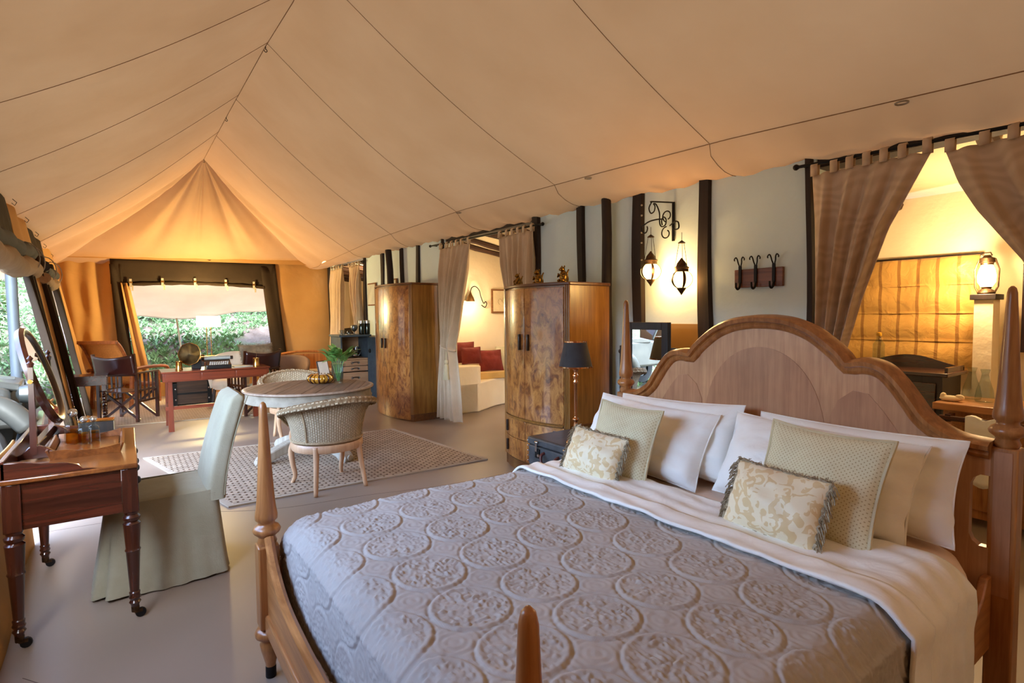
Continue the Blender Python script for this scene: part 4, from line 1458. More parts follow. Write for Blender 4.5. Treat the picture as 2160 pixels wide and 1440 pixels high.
bn = MB().prism(benchfront(), lambda a, c, d: (a, c, d), 0, .46).build('trim_2', cream, angle=50, bevel=.02)
tag(bn, 'built-in cream plaster bench of the alcove', kind='structure')
MB().prism([(4.0, 7.2), (4.45, 7.17), (4.53, 7.23), (4.53, 8.0), (4.0, 8.0)], lambda a, c, d: (a, c, d), 0, .72).build('bench_arm', cream, bn, angle=50, bevel=.02)
sq = cloth('mustard_seat', (216, 176, 104), (200, 158, 88), 200, .2)
cu = thing('bench_cushion', 'mustard seat cushion along the plaster bench', 'cushion', (5.2, 7.6, .46))
w(rbox(4.56, 6.2, 7.48, 7.98, .462, .565, .03), cu).build('seat_pad', sq, cu, angle=180)
red = cloth('rust_cloth', (128, 46, 34), (104, 34, 26), 200, .25, .85, .3)
for lab, x, y, z, lean, yaw, s in (('rust red cushion with a ruffled top on the bench arm', 4.42, 7.62, .73, .35, R_(70), .42), ('small rust red cushion in front of the ruffled one', 4.50, 7.44, .73, .3, R_(78), .32),
                                   ('rust red cushion on the mustard seat beside the bench arm', 5.02, 7.66, .57, .32, R_(82), .42)):
    o = thing('rust_cushion', lab, 'cushion', (x, y, z), group='rust cushions in the alcove')
    place(o, (x, y, z), lean, yaw)
    pillow_mb(s * 1.05, s * .86, .13, .07, x, .005, 18, .5).build('cushion_body', red, o, angle=180)
    MB().tube(edge_loop(s * 1.05, s * .86, .07, 12), .006, 5, closed=True).build('piping', red, o)
o = thing('sand_cushion', 'pale sand tufted cushion behind the wardrobe edge', 'cushion', (5.42, 7.72, .57))
place(o, o.location, .3, R_(80))
pillow_mb(.4, .4, .13, .07, 3, .005, 18, .5).build('cushion_body', cordm, o, angle=180)
MB().tube(edge_loop(.4, .4, .07, 12), .012, 5, closed=True).build('tufted_edge', cordm, o)
pf = thing('framed_drawing', 'small framed pencil drawing on the alcove wall', 'picture', (5.50, 7.985, 1.75))
MB().box(-.27, .27, -.02, .0, -.21, .21).box(-.24, .24, -.014, -.022, -.18, .18).build('picture_frame', wood('picture_wood', (110, 70, 36), (160, 110, 62), 'x', .7), pf)
MB().box(-.24, .24, -.026, -.022, -.18, .18).build('mount', plain('paper', (232, 212, 170), .8), pf)
mb = MB()
for q in range(3):
    mb.tube([(-.10 + .09 * q + .04 * cos(a), -.028, -.01 + .05 * sin(a) + .02 * q) for a in [k * .6 for k in range(9)]], .002, 4)
mb.build('sketch_line', seam_m, pf)
sn = thing('wall_sconce', 'black curled iron wall lamp with a bell shade in the alcove', 'lamp', (4.86, 7.98, 1.80))
MB().tube(smooth([(.16, -.01, -.12), (.22, -.03, -.16), (.25, -.04, -.10), (.22, -.05, -.06), (.18, -.05, -.09), (.12, -.06, .02), (.08, -.07, .13), (.0, -.08, .19), (-.07, -.08, .17), (-.10, -.08, .10)], 5), .008, 6).build('iron_arm', iron, sn, angle=180)
MB().lathe([(.075, -.06), (.055, 0), (.028, .05), (.012, .09), (.01, .11)], (-.10, -.08, 0), 16).build('bell_shade', plain('bronze', (110, 80, 46), .4, .9), sn, solid=.003)
MB().ball((-.10, -.08, -.03), .025).build('bulb', MATS['warm_bulb'], sn)
lamp('alcove_light', (4.72, 7.70, 1.70), 9, (1.0, .72, .42), .08)
lamp('alcove_light', (5.2, 5.6, 2.2), 17, (1.0, .72, .42), .12)
lamp('store_light', (4.7, 12.6, 2.2), 30, (1.0, .74, .45), .1)

# pictures behind the far wardrobe
for lab, y, z in (('narrow wood-framed picture showing above the far wardrobe, nearest the tent corner', 9.80, 2.00), ('narrow wood-framed picture above the far wardrobe beside the leaning pole', 8.86, 2.02)):
    o = thing('framed_picture', lab, 'picture', (3.79, y, z), group='pictures behind the far wardrobe')
    MB().box(-.025, .0, -.20, .20, -.30, .12).build('picture_frame', MATS['picture_wood'], o, bevel=.004)
    MB().box(-.029, -.025, -.175, .175, -.275, .095).build('mount', plain('pale_mount', (214, 218, 208), .6), o)

# ================================================================ STEAMER TRUNK CABINET
blue = plain('blue_black_canvas', (62, 76, 86), .5, 0, (44, 56, 66), 10, .3, 120)
liner = wood('trunk_liner', (150, 112, 80), (190, 152, 116), 'x', .7, .6)
tk = thing('steamer_trunk', 'upright blue-black steamer trunk opened as a cabinet with tan drawers', 'trunk', (3.38, 9.9, 0))
tb = MB()
tb.box(3.10, 3.13, 9.6, 10.16, .04, 1.14).box(3.60, 3.63, 9.6, 10.16, .04, 1.14).box(3.10, 3.63, 10.13, 10.16, .04, 1.14).box(3.10, 3.63, 9.6, 10.16, .04, .07)
w(tb, tk).build('trunk_shell', blue, tk, bevel=.004)
w(MB().box(3.07, 3.66, 9.57, 10.17, 1.14, 1.175), tk).build('top', blue, tk, bevel=.006)
w(MB().box(3.13, 3.60, 10.10, 10.13, .07, 1.14).box(3.13, 3.60, 9.62, 10.12, .73, .75), tk).build('lining', liner, tk)
for k, (z0, z1) in enumerate(((.08, .29), (.30, .50), (.52, .61), (.62, .725))):
    d = w(MB().box(3.135, 3.595, 9.605, 10.05, z0, z1), tk).build('drawer', liner, tk, bevel=.004)
    for x in (3.30, 3.42):
        w(MB().lathe([(.024, 0), (.02, .006), (.004, .01)], M=Matrix.Rotation(pi / 2, 3, 'X')).xf(Matrix.Translation((x - .0, 9.604, (z0 + z1) / 2))), tk).build('handle_rose', silver, d)
    w(MB().tube(smooth([(3.30, 9.595, (z0 + z1) / 2), (3.33, 9.585, (z0 + z1) / 2 + .012), (3.39, 9.585, (z0 + z1) / 2 + .012), (3.42, 9.595, (z0 + z1) / 2)], 4), .009, 7), tk).build('handle', handle_m, d)
ld = MB()
Md = Matrix.Translation((3.62, 9.6, 0)) @ Matrix.Rotation(R_(-74), 4, 'Z')
ld.box(0, .32, -.02, .0, .04, 1.13, Md).box(0, .32, .0, .04, .04, .06, Md).box(0, .32, 0, .04, 1.11, 1.13, Md).box(.30, .32, 0, .04, .04, 1.13, Md)
lid = w(ld, tk).build('lid', blue, tk, bevel=.004)
for k in range(22):
    p = Md @ Vector((.325, .012, .07 + .05 * k))
    w(MB().ball(p, .008, 6, 4), tk).build('stud', silver, lid)
for z in (.25, .88):
    p = Md @ Vector((.06, -.025, z))
    w(MB().ball(p, (.03, .02, .04), 10, 6), tk).build('clasp', iron, lid)
tp_ = thing('silver_teapot', 'silver tea set piece inside the open steamer trunk', 'teapot', (3.42, 9.80, .75))
MB().lathe([(.03, 0), (.045, .01), (.06, .04), (.05, .075), (.03, .09), (.008, .10), (.008, .115)], n=16).tube([(.05, 0, .03), (.09, 0, .06), (.10, 0, .09)], [.012, .009, .006], 7).tube(smooth([(-.05, 0, .07), (-.09, 0, .08), (-.09, 0, .03), (-.05, 0, .02)], 4), .005, 6).build('pot_body', silver, tp_)
cpz = thing('silver_cup', 'tall silver cup standing at the back of the open trunk', 'cup', (3.50, 9.95, .75))
MB().lathe([(.035, 0), (.012, .02), (.012, .05), (.04, .08), (.05, .14), (.052, .19), (.046, .188), (.035, .09)], n=16).build('cup_body', silver, cpz)
tr0 = thing('silver_tray', 'round silver tray with small cups in the open trunk', 'tray', (3.28, 9.78, .75))
MB().lathe([(.0, .004), (.10, .004), (.12, .02), (.118, .022), (.1, .008), (0, .008)], n=24).build('tray_plate', silver, tr0)
for k in range(4):
    MB().lathe([(.014, .008), (.022, .04), (.02, .04)], (.06 * cos(k * 1.6), .06 * sin(k * 1.6), 0), 10).build('small_cup', silver, tr0)
for k, (x, y) in enumerate(((3.15, 9.72), (3.22, 9.80), (3.29, 9.70))):
    o = thing('tea_glass', ('upturned tea glass on the steamer trunk, first from the tent corner', 'upturned tea glass on the steamer trunk, set back behind the other two', 'upturned tea glass on the steamer trunk, beside the pewter goblet')[k], 'glass', (x, y, 1.175), group='tea glasses on the steamer trunk')
    MB().lathe([(.036, 0), (.038, .01), (.034, .05), (.026, .085), (.0, .088)], n=14).build('glass_body', glass('white_glass', (235, 238, 240), .1), o, solid=.004)
gb = thing('pewter_goblet', 'round pewter goblet on top of the steamer trunk', 'goblet', (3.40, 9.74, 1.175))
MB().lathe([(.035, 0), (.03, .01), (.01, .02), (.01, .05), (.04, .07), (.06, .11), (.06, .15), (.05, .175), (.046, .17)], n=18).build('goblet_body', plain('pewter', (120, 124, 126), .3, .9), gb)
for x, lab in ((3.53, 'steel vacuum flask on top of the trunk, nearer the curtain'), (3.64, 'steel vacuum flask on top of the trunk, nearer the wardrobe')):
    o = thing('vacuum_flask', lab, 'flask', (x, 9.72, 1.175), group='flasks on the trunk')
    MB().lathe([(.048, 0), (.05, .01), (.05, .20), (.045, .215)], n=20).build('flask_body', plain('dark_chrome', (70, 76, 74), .12, 1.0), o)
    MB().lathe([(.051, .20), (.051, .25), (.04, .26), (.0, .262)], n=20).build('lid', silver, o)

# ================================================================ SISAL RUGS
sisal = weave('sisal_weave', (202, 182, 156), (112, 90, 72), 11.0, 13.0, .8, .9, .5, .13, 'Object')
flat = weave('flat_weave', (186, 168, 148), (140, 120, 100), 14.0, 30.0, .4, .9, .5, .12, 'Object')
edge_m = cloth('rug_binding', (170, 152, 128), (150, 132, 108), 200, .3)


def rug(lab, pts, mt, bd):
    cx = sum(p[0] for p in pts) / 4; cy = sum(p[1] for p in pts) / 4
    o = thing('rug', lab, 'rug', (cx, cy, 0))
    P = [Vector((p[0] - cx, p[1] - cy)) for p in pts]
    ins = [p * (1 - bd / p.length * 1.2) for p in P]
    MB().prism([tuple(p) for p in ins], lambda a, c, d: (a, c, d), .001, .011).build('woven_field', mt, o, smooth=False)
    mb = MB()
    for i in range(4):
        j = (i + 1) % 4
        mb.prism([tuple(P[i]), tuple(P[j]), tuple(ins[j]), tuple(ins[i])], lambda a, c, d: (a, c, d), .001, .013)
    mb.build('binding', edge_m, o, smooth=False)


rug('chunky woven sisal rug under the round table', ((.62, 4.76), (3.03, 4.72), (2.86, 6.78), (.11, 7.0)), sisal, .05)
rug('pale flat-woven rug under the writing desk and campaign chairs', ((-.42, 9.38), (2.5, 8.98), (2.9, 11.6), (-.3, 12.0)), flat, .04)

# ================================================================ ROUND TABLE
rt = thing('round_table', 'round pedestal table with a weathered plank top and limed apron', 'table', (1.62, 6.08, 0))
RT = .67
ang = R_(62)
nb = 11
for k in range(nb):
    a = -RT + 2 * RT * k / nb + .0015
    c = -RT + 2 * RT * (k + 1) / nb - .0015
    pts = []
    for q in range(9):
        t = lerp(a, c, q / 8); pts.append((sqrt(max(0, (RT - .035) ** 2 - t * t)), t))
    if k == 0: pts = pts
    pp = pts + [(-x, y) for x, y in reversed(pts)]
    pp = [p for i, p in enumerate(pp) if i == 0 or (Vector(p) - Vector(pp[i - 1])).length > 1e-4]
    if (Vector(pp[0]) - Vector(pp[-1])).length < 1e-4: pp.pop()
    dz = .0015 * ((k * 7) % 3)
    o = MB().prism(pp, lambda x, y, d: (x, y, d), .728, .75 + dz).build('plank', weathered, rt, smooth=False)
    o.rotation_euler = (0, 0, ang)
MB().lathe([(RT - .036, .728), (RT - .012, .726), (RT, .735), (RT, .745), (RT - .008, .752), (RT - .036, .7515), (RT - .036, .728)], n=64).build('rim', wood('rim_wood', (140, 118, 98), (176, 156, 136), 'z', .7, .7), rt, angle=50)
MB().lathe([(RT - .05, .625), (RT - .022, .625), (RT - .018, .64), (RT - .03, .66), (RT - .03, .71), (RT - .018, .727), (RT - .05, .727)], n=64).build('apron', plain('whitewashed_oak', (156, 146, 128), .75, c2=(122, 112, 96), scale=9), rt, angle=50)
MB().lathe([(.17, .10), (.18, .14), (.10, .18), (.075, .24), (.11, .34), (.125, .42), (.09, .52), (.07, .58), (.12, .62), (.3, .66), (.3, .70)], n=28).build('pedestal', limed, rt, angle=50)
for k in range(4):
    a = pi / 2 * k + R_(20)
    M = Matrix.Rotation(a, 3, 'Z')
    mb = MB().prism([(.06, .10), (.16, .11), (.34, .085), (.48, .05), (.55, .0), (.62, .0), (.64, .05), (.60, .10), (.52, .13), (.40, .17), (.26, .21), (.14, .24), (.06, .24)], lambda x, z, d, M=M: tuple(M @ Vector((x, d, z))), -.055, .055)
    f_ = mb.build('scroll_foot', limed, rt, bevel=.012)
    MB().lathe([(.03, 0), (.026, .008), (.004, .012)], n=12, M=Matrix.Rotation(pi / 2, 3, 'Y')).xf(Matrix.Rotation(a, 4, 'Z') @ Matrix.Translation((.635, 0, .055))).build('carved_scroll', limed, f_)

# things on the round table
bw_ = thing('gourd_bowl', 'amber and brown ribbed bowl on the round table', 'bowl', (1.79, 6.28, .7535))
rb_ = lambda a: 1 + .045 * abs(sin(8 * a))
ambers = plain('amber_lacquer', (206, 150, 50), .15, 0, (150, 92, 24), 5, coat=.8)
MB().lathe([(.05, 0), (.10, .008), (.135, .04), (.13, .075), (.095, .095), (.07, .098)], n=64, rib=rb_).build('bowl_body', ambers, bw_, angle=180, solid=.004)
for k in range(16):
    a = 2 * pi * k / 16
    q = [(r * 1.004 * (1 + .0), z) for r, z in ((.06, .001), (.105, .008), (.1375, .04), (.1325, .075), (.097, .0965))]
    MB().tube(smooth([(r * cos(a), r * sin(a), z) for r, z in q], 3), .0085, 6).build('rib', maho_z if k % 2 else brass, bw_, angle=180)
vz = thing('glass_vase', 'clear glass vase of fresh green leaves on the round table', 'vase', (1.93, 6.08, .7535))
MB().lathe([(0, .003), (.048, .003), (.05, .012), (.048, .03), (.062, .13), (.076, .20), (.086, .225)], n=24).build('vase_body', glass('crystal', (238, 242, 240), .05), vz, angle=60)
MB().lathe([(.0, .02), (.045, .02), (.056, .12), (0, .12)], n=20).build('water', glass('water', (226, 232, 224), .02), vz)
leafm = plain('leaf_green', (132, 178, 96), .4, 0, (74, 128, 58), 18, coat=.2)
rnd = random.Random(5)


def leaf(mb, base, d, L, Wd, droop):
    d = Vector(d).normalized()
    s_ = d.cross(Vector((0, 0, 1))).normalized()
    vs = []
    for k in range(7):
        t = k / 6
        p = Vector(base) + d * L * t + Vector((0, 0, -droop * L * t * t))
        ww = Wd * sin(pi * min(1, t * .93 + .07)) ** .8 * .5
        vs += [p - s_ * ww + Vector((0, 0, ww * .35)), p, p + s_ * ww + Vector((0, 0, ww * .35))]
    fs = []
    for k in range(6):
        for j in (0, 1):
            fs.append((3 * k + j, 3 * k + j + 1, 3 * k + 4 + j, 3 * k + 3 + j))
    return mb.add(vs, fs)


for k in range(9):
    a = 2 * pi * k / 9 + rnd.uniform(-.3, .3)
    r = rnd.uniform(.02, .06)
    sp = Vector((r * cos(a), r * sin(a), .22))
    st = MB().tube([(.01 * cos(a), .01 * sin(a), .03), tuple(sp), (r * 1.8 * cos(a), r * 1.8 * sin(a), .30)], .0035, 5).build('stem', leafm, vz)
    for j in range(5):
        b2 = a + rnd.uniform(-1.0, 1.0)
        el = rnd.uniform(.15, 1.5)
        leaf(MB(), (r * 1.6 * cos(a), r * 1.6 * sin(a), .25 + .02 * j), (cos(b2), sin(b2), el), rnd.uniform(.13, .22), rnd.uniform(.05, .072), rnd.uniform(.1, .35)).build('leaf', leafm, st, angle=180)
ez = thing('menu_frame', 'white card in a dark easel frame leaning on the round table', 'card frame', (1.90, 6.45, .7535), R_(28))
M = Matrix.Rotation(R_(-14), 4, 'X')
MB().box(-.085, .085, -.006, .006, 0, .24, M).build('frame', darkwood, ez, bevel=.003)
MB().box(-.072, .072, -.008, -.006, .012, .228, M).build('card', plain('white_card', (244, 244, 240), .6), ez)
MB().bar((0, .05, .17), (0, .11, .003), .03, .006).build('strut', darkwood, ez)

# ================================================================ WICKER CHAIRS
rope = weave('rope_weave', (214, 198, 168), (160, 138, 108), 38.0, 15.0, .9, .85, .5, .17, 'UV', pi / 2)
braid_m = plain('rope_braid', (186, 164, 128), .85, c2=(140, 116, 84), scale=70, bump=.5, bscale=140)


def wicker_chair(lab, loc, rz):
    o = thing('wicker_chair', lab, 'chair', loc, rz, 'wicker armchairs at the round table')
    # local: front faces +Y, back at -Y
    A0, A1 = R_(-228), R_(48)      # sweep around the back from arm to arm

    def rim(t):
        """t 0..1 along the sweep -> height of the rail and flare"""
        k = abs(t - .5) * 2
        return lerp(.80, .60, k ** 1.5) - (.06 * max(0, (k - .86) / .14)), lerp(.075, .02, k ** 2)

    def shell(u, v):
        a = lerp(A0, A1, u)
        h, fl = rim(u)
        z = lerp(.42, h, v)
        r = .275 + .02 * v + fl * v ** 3
        return (r * 1.04 * cos(a), r * sin(a) * .98, z)
    MB().grid(shell, 72, 16).build('woven_back', rope, o, angle=180, solid=.022)
    # thick plaited lip that rolls outwards

    def lip(u, v):
        a = lerp(A0, A1, u)
        h, fl = rim(u)
        t = lerp(-.6, 3.9, v)
        rr = .034 * (1 - .35 * (abs(u - .5) * 2) ** 3)
        r = .295 + fl + .026 - rr * cos(t)
        tw_ = .0035 * sin(u * 190 + v * 9)
        return ((r + tw_) * 1.04 * cos(a), (r + tw_) * sin(a) * .98, h - .006 + rr * sin(t) + tw_)
    MB().grid(lip, 220, 8).build('plaited_lip', weave('lip_weave', (208, 188, 154), (140, 116, 86), 62.0, 2.0, 1.0, .85, .5, .2), o, angle=180, solid=.01)
    for s_ in (.30, .70):
        pts = []
        for k in range(12):
            p = Vector(shell(s_, k / 11)); d = Vector((p.x, p.y, 0)).normalized()
            pts.append(p + d * .014)
        MB().tube(pts, [.0085 + .002 * (k % 2) for k in range(12)], 6).build('rope_rib', braid_m, o)
    pts = [Vector(shell(k / 40, .04)) * 1.0 for k in range(41)]
    MB().tube([(p.x * 1.05, p.y * 1.05, .432) for p in pts], .012, 6).build('base_rope', braid_m, o)
    MB().lathe([(0, .405), (.27, .405), (.285, .42), (.27, .45), (.1, .455), (0, .455)], n=40).build('woven_seat', rope, o, angle=60)
    MB().lathe([(.262, .345), (.30, .345), (.306, .36), (.306, .395), (.296, .412), (.262, .412)], n=48).build('seat_frame', beech, o, angle=50)
    # bent front posts rising from the legs to the arm ends
    for s in (-1, 1):
        pts = smooth([(s * .215, .205, .34), (s * .235, .235, .43), (s * .225, .215, .51), (s * .205, .20, .565), (s * .20, .225, .595), (s * .215, .255, .59)], 5)
        MB().tube(pts, [lerp(.022, .014, k / (len(pts) - 1)) for k in range(len(pts))], 10).ball((s * .208, .235, .592), .021).build('arm_post', beech, o, angle=180)
        pts = smooth([(s * .215, .20, .40), (s * .24, .232, .30), (s * .232, .225, .18), (s * .215, .22, .08), (s * .235, .25, .0)], 5)
        MB().tube(pts, [lerp(.032, .016, (k / (len(pts) - 1)) ** .8) for k in range(len(pts))], 10).build('leg', beech, o, angle=180)
        pts = smooth([(s * .19, -.215, .40), (s * .20, -.235, .25), (s * .225, -.275, .0)], 5)
        MB().tube(pts, [lerp(.028, .017, k / (len(pts) - 1)) for k in range(len(pts))], 10).build('leg', beech, o, angle=180)
    return o


wc = wicker_chair('rope-woven tub armchair with pale beech legs, its back to the bed', (1.445, 4.90, 0), R_(6))
wc2 = copy_tree(wc)
wc2.location = (1.70, 7.02, 0)
wc2.rotation_euler = (0, 0, R_(176))
wc2['label'] = 'rope-woven tub armchair tucked in on the desk side of the round table'

# ================================================================ SLIPCOVERED CHAIR
linen = cloth('oatmeal_linen', (158, 153, 132), (146, 140, 118), 150, .5, .95, .2)
sl = thing('slipcovered_chair', 'tall dining chair in an oatmeal linen slipcover at the dressing table', 'chair', (.15, 3.82, 0))


def skirt(u, v):
    # u runs round the four sides, v from hem to seat
    a = 2 * pi * u
    ca, sa = cos(a), sin(a)
    p = 8
    k = (abs(ca) ** p + abs(sa) ** p) ** (-1 / p)
    fx = lerp(.315, .27, v ** .8) + (.03 * (1 - v) if ca < 0 else 0)
    fy = lerp(.30, .265, v ** .8)
    pl = 0
    for c0 in (pi * .75, pi * 1.25):
        d = (a - c0 + pi) % (2 * pi) - pi
        pl -= .035 * exp(-(d / .05) ** 2) * (1 - v)
    wv_ = .006 * sin(22 * a) * (1 - v)
    x = .0 + (fx + pl + wv_) * k * ca
    y = (fy + pl + wv_) * k * sa
    return (x, y, lerp(.012, .505, v) + .006 * sin(5 * a) * (1 - v))


MB().grid(skirt, 160, 14, cu=True).build('skirt', linen, sl, angle=180)


def seat_top(u, v):
    x = lerp(-.27, .25, u); y = lerp(-.262, .262, v)
    e = (1 - (2 * u - 1) ** 8) * (1 - (2 * v - 1) ** 8)
    return (x, y, .485 + .035 * e ** .6 - .015 * (1 - u))


MB().grid(seat_top, 18, 18).build('seat', linen, sl, angle=180)


def back(u, v):
    # closed cross-section loop round the back, v up
    a = 2 * pi * u
    ca, sa = cos(a), sin(a)
    p = 5
    k = (abs(ca) ** p + abs(sa) ** p) ** (-1 / p)
    z = lerp(.44, 1.045, v)
    lean = .25 + .035 * v + .11 * v ** 1.6
    th = lerp(.062, .052, v) * (1 if v < .93 else sqrt(max(0.0, 1 - ((v - .93) / .07) ** 2)) * .98 + .02)
    hw = lerp(.262, .235, v) * (1 if v < .93 else 1 - .12 * ((v - .93) / .07) ** 2)
    return (lean + th * k * ca, hw * k * sa, z)


MB().grid(back, 72, 36, cu=True).build('backrest', linen, sl, angle=180)
for s in (-1, 1):
    MB().tube([(.25 + .035 * t + .11 * t ** 1.6 + .045, s * lerp(.252, .225, t), lerp(.46, 1.03, t)) for t in [k / 12 for k in range(13)]], .004, 5).build('piping', linen, sl)
for x in (-.24, .26):
    for y in (-.24, .24):
        MB().box(x - .02, x + .02, y - .02, y + .02, 0, .06).build('leg', limed, sl)

# ================================================================ DRESSING TABLE
dt = thing('dressing_table', 'dark red mahogany dressing table on turned legs with castors', 'table', (-.215, 3.78, 0))
w(MB().box(-.475, .03, 3.235, 4.33, .765, .79), dt).build('top', maho_t, dt, bevel=.006)
for y in (3.262, 4.28):
    w(MB().box(-.43, -.04, y, y + .022, .55, .765), dt).build('end_panel', maho_x, dt)
w(MB().box(-.455, -.435, 3.3, 4.27, .55, .765), dt).build('apron', maho, dt)
for y0, y1 in ((3.33, 3.775), (3.785, 4.24)):
    d = w(MB().box(-.02, .004, y0, y1, .575, .755), dt).build('drawer', maho, dt, bevel=.004)
    for y in (y0 + .08, y1 - .08):
        w(MB().lathe([(.006, 0), (.007, .012), (.018, .02), (.02, .028), (.012, .036), (.002, .038)], n=12, M=Matrix.Rotation(pi / 2, 3, 'Y')).xf(Matrix.Translation((.004, y, .665))), dt).build('knob', darkwood, d)
w(MB().box(-.02, .004, 3.3, 4.27, .55, .575), dt).build('drawer_rail', maho, dt)
for x in (-.44, -.005):
    for y in (3.28, 4.285):
        w(MB().box(x - .033, x + .033, y - .033, y + .033, .545, .765), dt).build('leg_block', maho_z, dt, bevel=.004)
        lg = w(MB().lathe([(.016, .06), (.02, .075), (.026, .085), (.02, .095), (.026, .11), (.022, .12), (.024, .135), (.020, .14), (.030, .34), (.034, .35), (.030, .36), (.036, .47), (.038, .485), (.028, .495), (.036, .505), (.038, .518), (.028, .53), (.034, .545)], (x, y, 0), 18), dt).build('leg', maho_z, dt, angle=40)
        w(MB().lathe([(.017, .035), (.018, .062)], (x, y, 0), 12).box(x - .004, x + .03, y - .010, y + .010, .028, .045), dt).build('castor_cap', lant_m, lg)
        w(MB().lathe([(.008, -.009), (.022, -.009), (.024, 0), (.022, .009), (.008, .009)], n=14, M=Matrix.Rotation(pi / 2, 3, 'X')).xf(Matrix.Translation((x + .022, y, .0235))), dt).build('castor_wheel', iron, lg)
# shaped gallery round three sides
gz = lambda x: .79
gal = [(-.47, .79), (-.47, .865), (-.40, .862), (-.33, .845), (-.24, .835), (-.20, .82), (-.185, .80), (-.15, .795), (-.13, .79)]
for y in (3.24, 4.305):
    w(MB().prism(gal, lambda a, c, d, y=y: (a, y + d, c), 0, .02), dt).build('side_gallery', maho_x, dt, bevel=.003)
w(MB().box(-.475, -.455, 3.24, 4.325, .79, .875), dt).build('back_gallery', maho, dt, bevel=.003)

om = thing('toilet_mirror', 'oval swing mirror on a dark stand standing on the dressing table', 'mirror', (-.365, 3.93, .79), R_(-1.5))
T = Matrix.Translation((-.02, 0, .40)) @ Matrix.Rotation(R_(-16), 4, 'Y')
ay, az = .235, .235
ring = lambda r, d, n=48: [tuple(T @ Vector((d, (ay + r) * cos(2 * pi * k / n), (az + r) * sin(2 * pi * k / n)))) for k in range(n)]
P1 = [(-.016, .0), (-.018, .034), (.004, .042), (.022, .03), (.016, .004), (.006, -.004)]
vs_ = []
for d, r in P1:
    vs_ += ring(r, d)
n_ = 48
fs_l = [(i * n_ + k, i * n_ + (k + 1) % n_, ((i + 1) % 6) * n_ + (k + 1) % n_, ((i + 1) % 6) * n_ + k) for i in range(6) for k in range(n_)]
MB().add(vs_, fs_l).build('mirror_frame', maho_z, om, angle=50)
MB().add(ring(.004, .006), [tuple(range(48))]).build('looking_glass', mirror, om)
MB().add(ring(.004, -.012), [tuple(reversed(range(48)))]).build('backboard', darkwood, om)
for s in (-1, 1):
    MB().bar((-.02, s * .315, .03), (-.02, s * .305, .47), .034, .028, w2=.022, h2=.02).lathe([(.012, 0), (.016, .02), (.006, .03), (.014, .045), (.002, .06)], (-.02, s * .305, .47), 10).build('stand_post', maho_z, om)
    MB().prism([(-.15, 0), (-.15, .012), (-.12, .02), (-.07, .035), (-.04, .07), (0, .075), (.03, .06), (.07, .03), (.11, .028), (.15, .014), (.155, 0), (.10, 0), (.07, .010), (-.07, .010), (-.10, 0)], lambda a, c, d, s=s: (a - .0, s * .315 + d, c), -.014, .014).build('foot', maho_z, om, bevel=.003)
    MB().tube([(-.02, s * .285, .40), (-.02, s * .335, .40)], .011, 8).build('pivot_knob', brass, om)
MB().bar((-.02, -.31, .055), (-.02, .31, .055), .03, .05).build('stretcher', maho_z, om)

ty = thing('butler_tray', 'dark wooden tray with a shaped front on the dressing table', 'tray', (-.17, 3.80, .79))
MB().box(-.15, .12, -.22, .22, .004, .012).build('tray_base', maho_t, ty)
for M_, pts in ((0, None),):
    MB().prism([(-.16, .0), (-.16, .05), (-.09, .048), (-.05, .038), (.03, .034), (.08, .04), (.13, .05), (.13, 0)], lambda a, c, d: (a, -.222 - d - c * .35, c), 0, .010).build('tray_side', maho_t, ty)
    MB().prism([(-.16, .0), (-.16, .05), (-.09, .048), (-.05, .038), (.03, .034), (.08, .04), (.13, .05), (.13, 0)], lambda a, c, d: (a, .222 + d + c * .35, c), 0, .010).build('tray_side', maho_t, ty)
    MB().prism([(-.225, 0), (-.24, .05), (.24, .05), (.225, 0)], lambda a, c, d: (.12 + d + c * .35, a, c), 0, .010).build('tray_side', maho_t, ty)
    MB().prism([(-.225, 0), (-.24, .05), (.24, .05), (.225, 0)], lambda a, c, d: (-.15 - d - c * .35, a, c), 0, .010).build('tray_side', maho_t, ty)
amb = glass('amber_scent', (232, 186, 96))
for lab, x, y, s in (('tallest cut-glass scent bottle with a round stopper on the tray', -.255, 3.90, 1.12), ('middle cut-glass scent bottle with a clear ball stopper', -.205, 3.86, .88), ('cut-glass scent bottle with a silver ball stopper, beside the card box', -.165, 3.93, .80)):
    o = thing('scent_bottle', lab, 'bottle', (x, y, .803), group='scent bottles on the tray')
    MB().lathe([(0, .002), (.034 * s, .002), (.037 * s, .01), (.035 * s, .09 * s), (.028 * s, .105 * s), (.012 * s, .115 * s), (.012 * s, .13 * s), (.022 * s, .134 * s), (.02 * s, .138 * s)], n=10).build('bottle_body', clear, o, angle=30)
    MB().lathe([(0, .006), (.031 * s, .006), (.03 * s, .07 * s), (0, .07 * s)], n=10).build('scent', amb, o, angle=30)
    MB().ball((0, 0, .155 * s), .021 * s, 16, 10).build('ball_stopper', plain('stopper_glass', (230, 228, 222), .06, .9), o, angle=180)
bx = thing('card_box', 'dark card box with a pale side on the far end of the dressing table', 'box', (-.16, 4.19, .79), R_(-4))
MB().box(-.085, .085, -.035, .035, .0, .085).build('box_body', darkwood, bx, bevel=.003)
MB().box(-.088, .088, -.038, .038, .085, .095).build('lid', brass, bx, bevel=.002)
MB().box(.085, .088, -.03, .03, .006, .08).build('end_label', plain('ivory', (224, 214, 186), .6), bx)
co = thing('glass_coaster', 'small pale glass dish beside the card box', 'dish', (-.085, 4.12, .79))
MB().lathe([(.03, 0), (.034, .006), (.038, .016), (.034, .016), (.028, .006)], n=16).build('dish_body', plain('opal_glass', (210, 206, 196), .1), co)

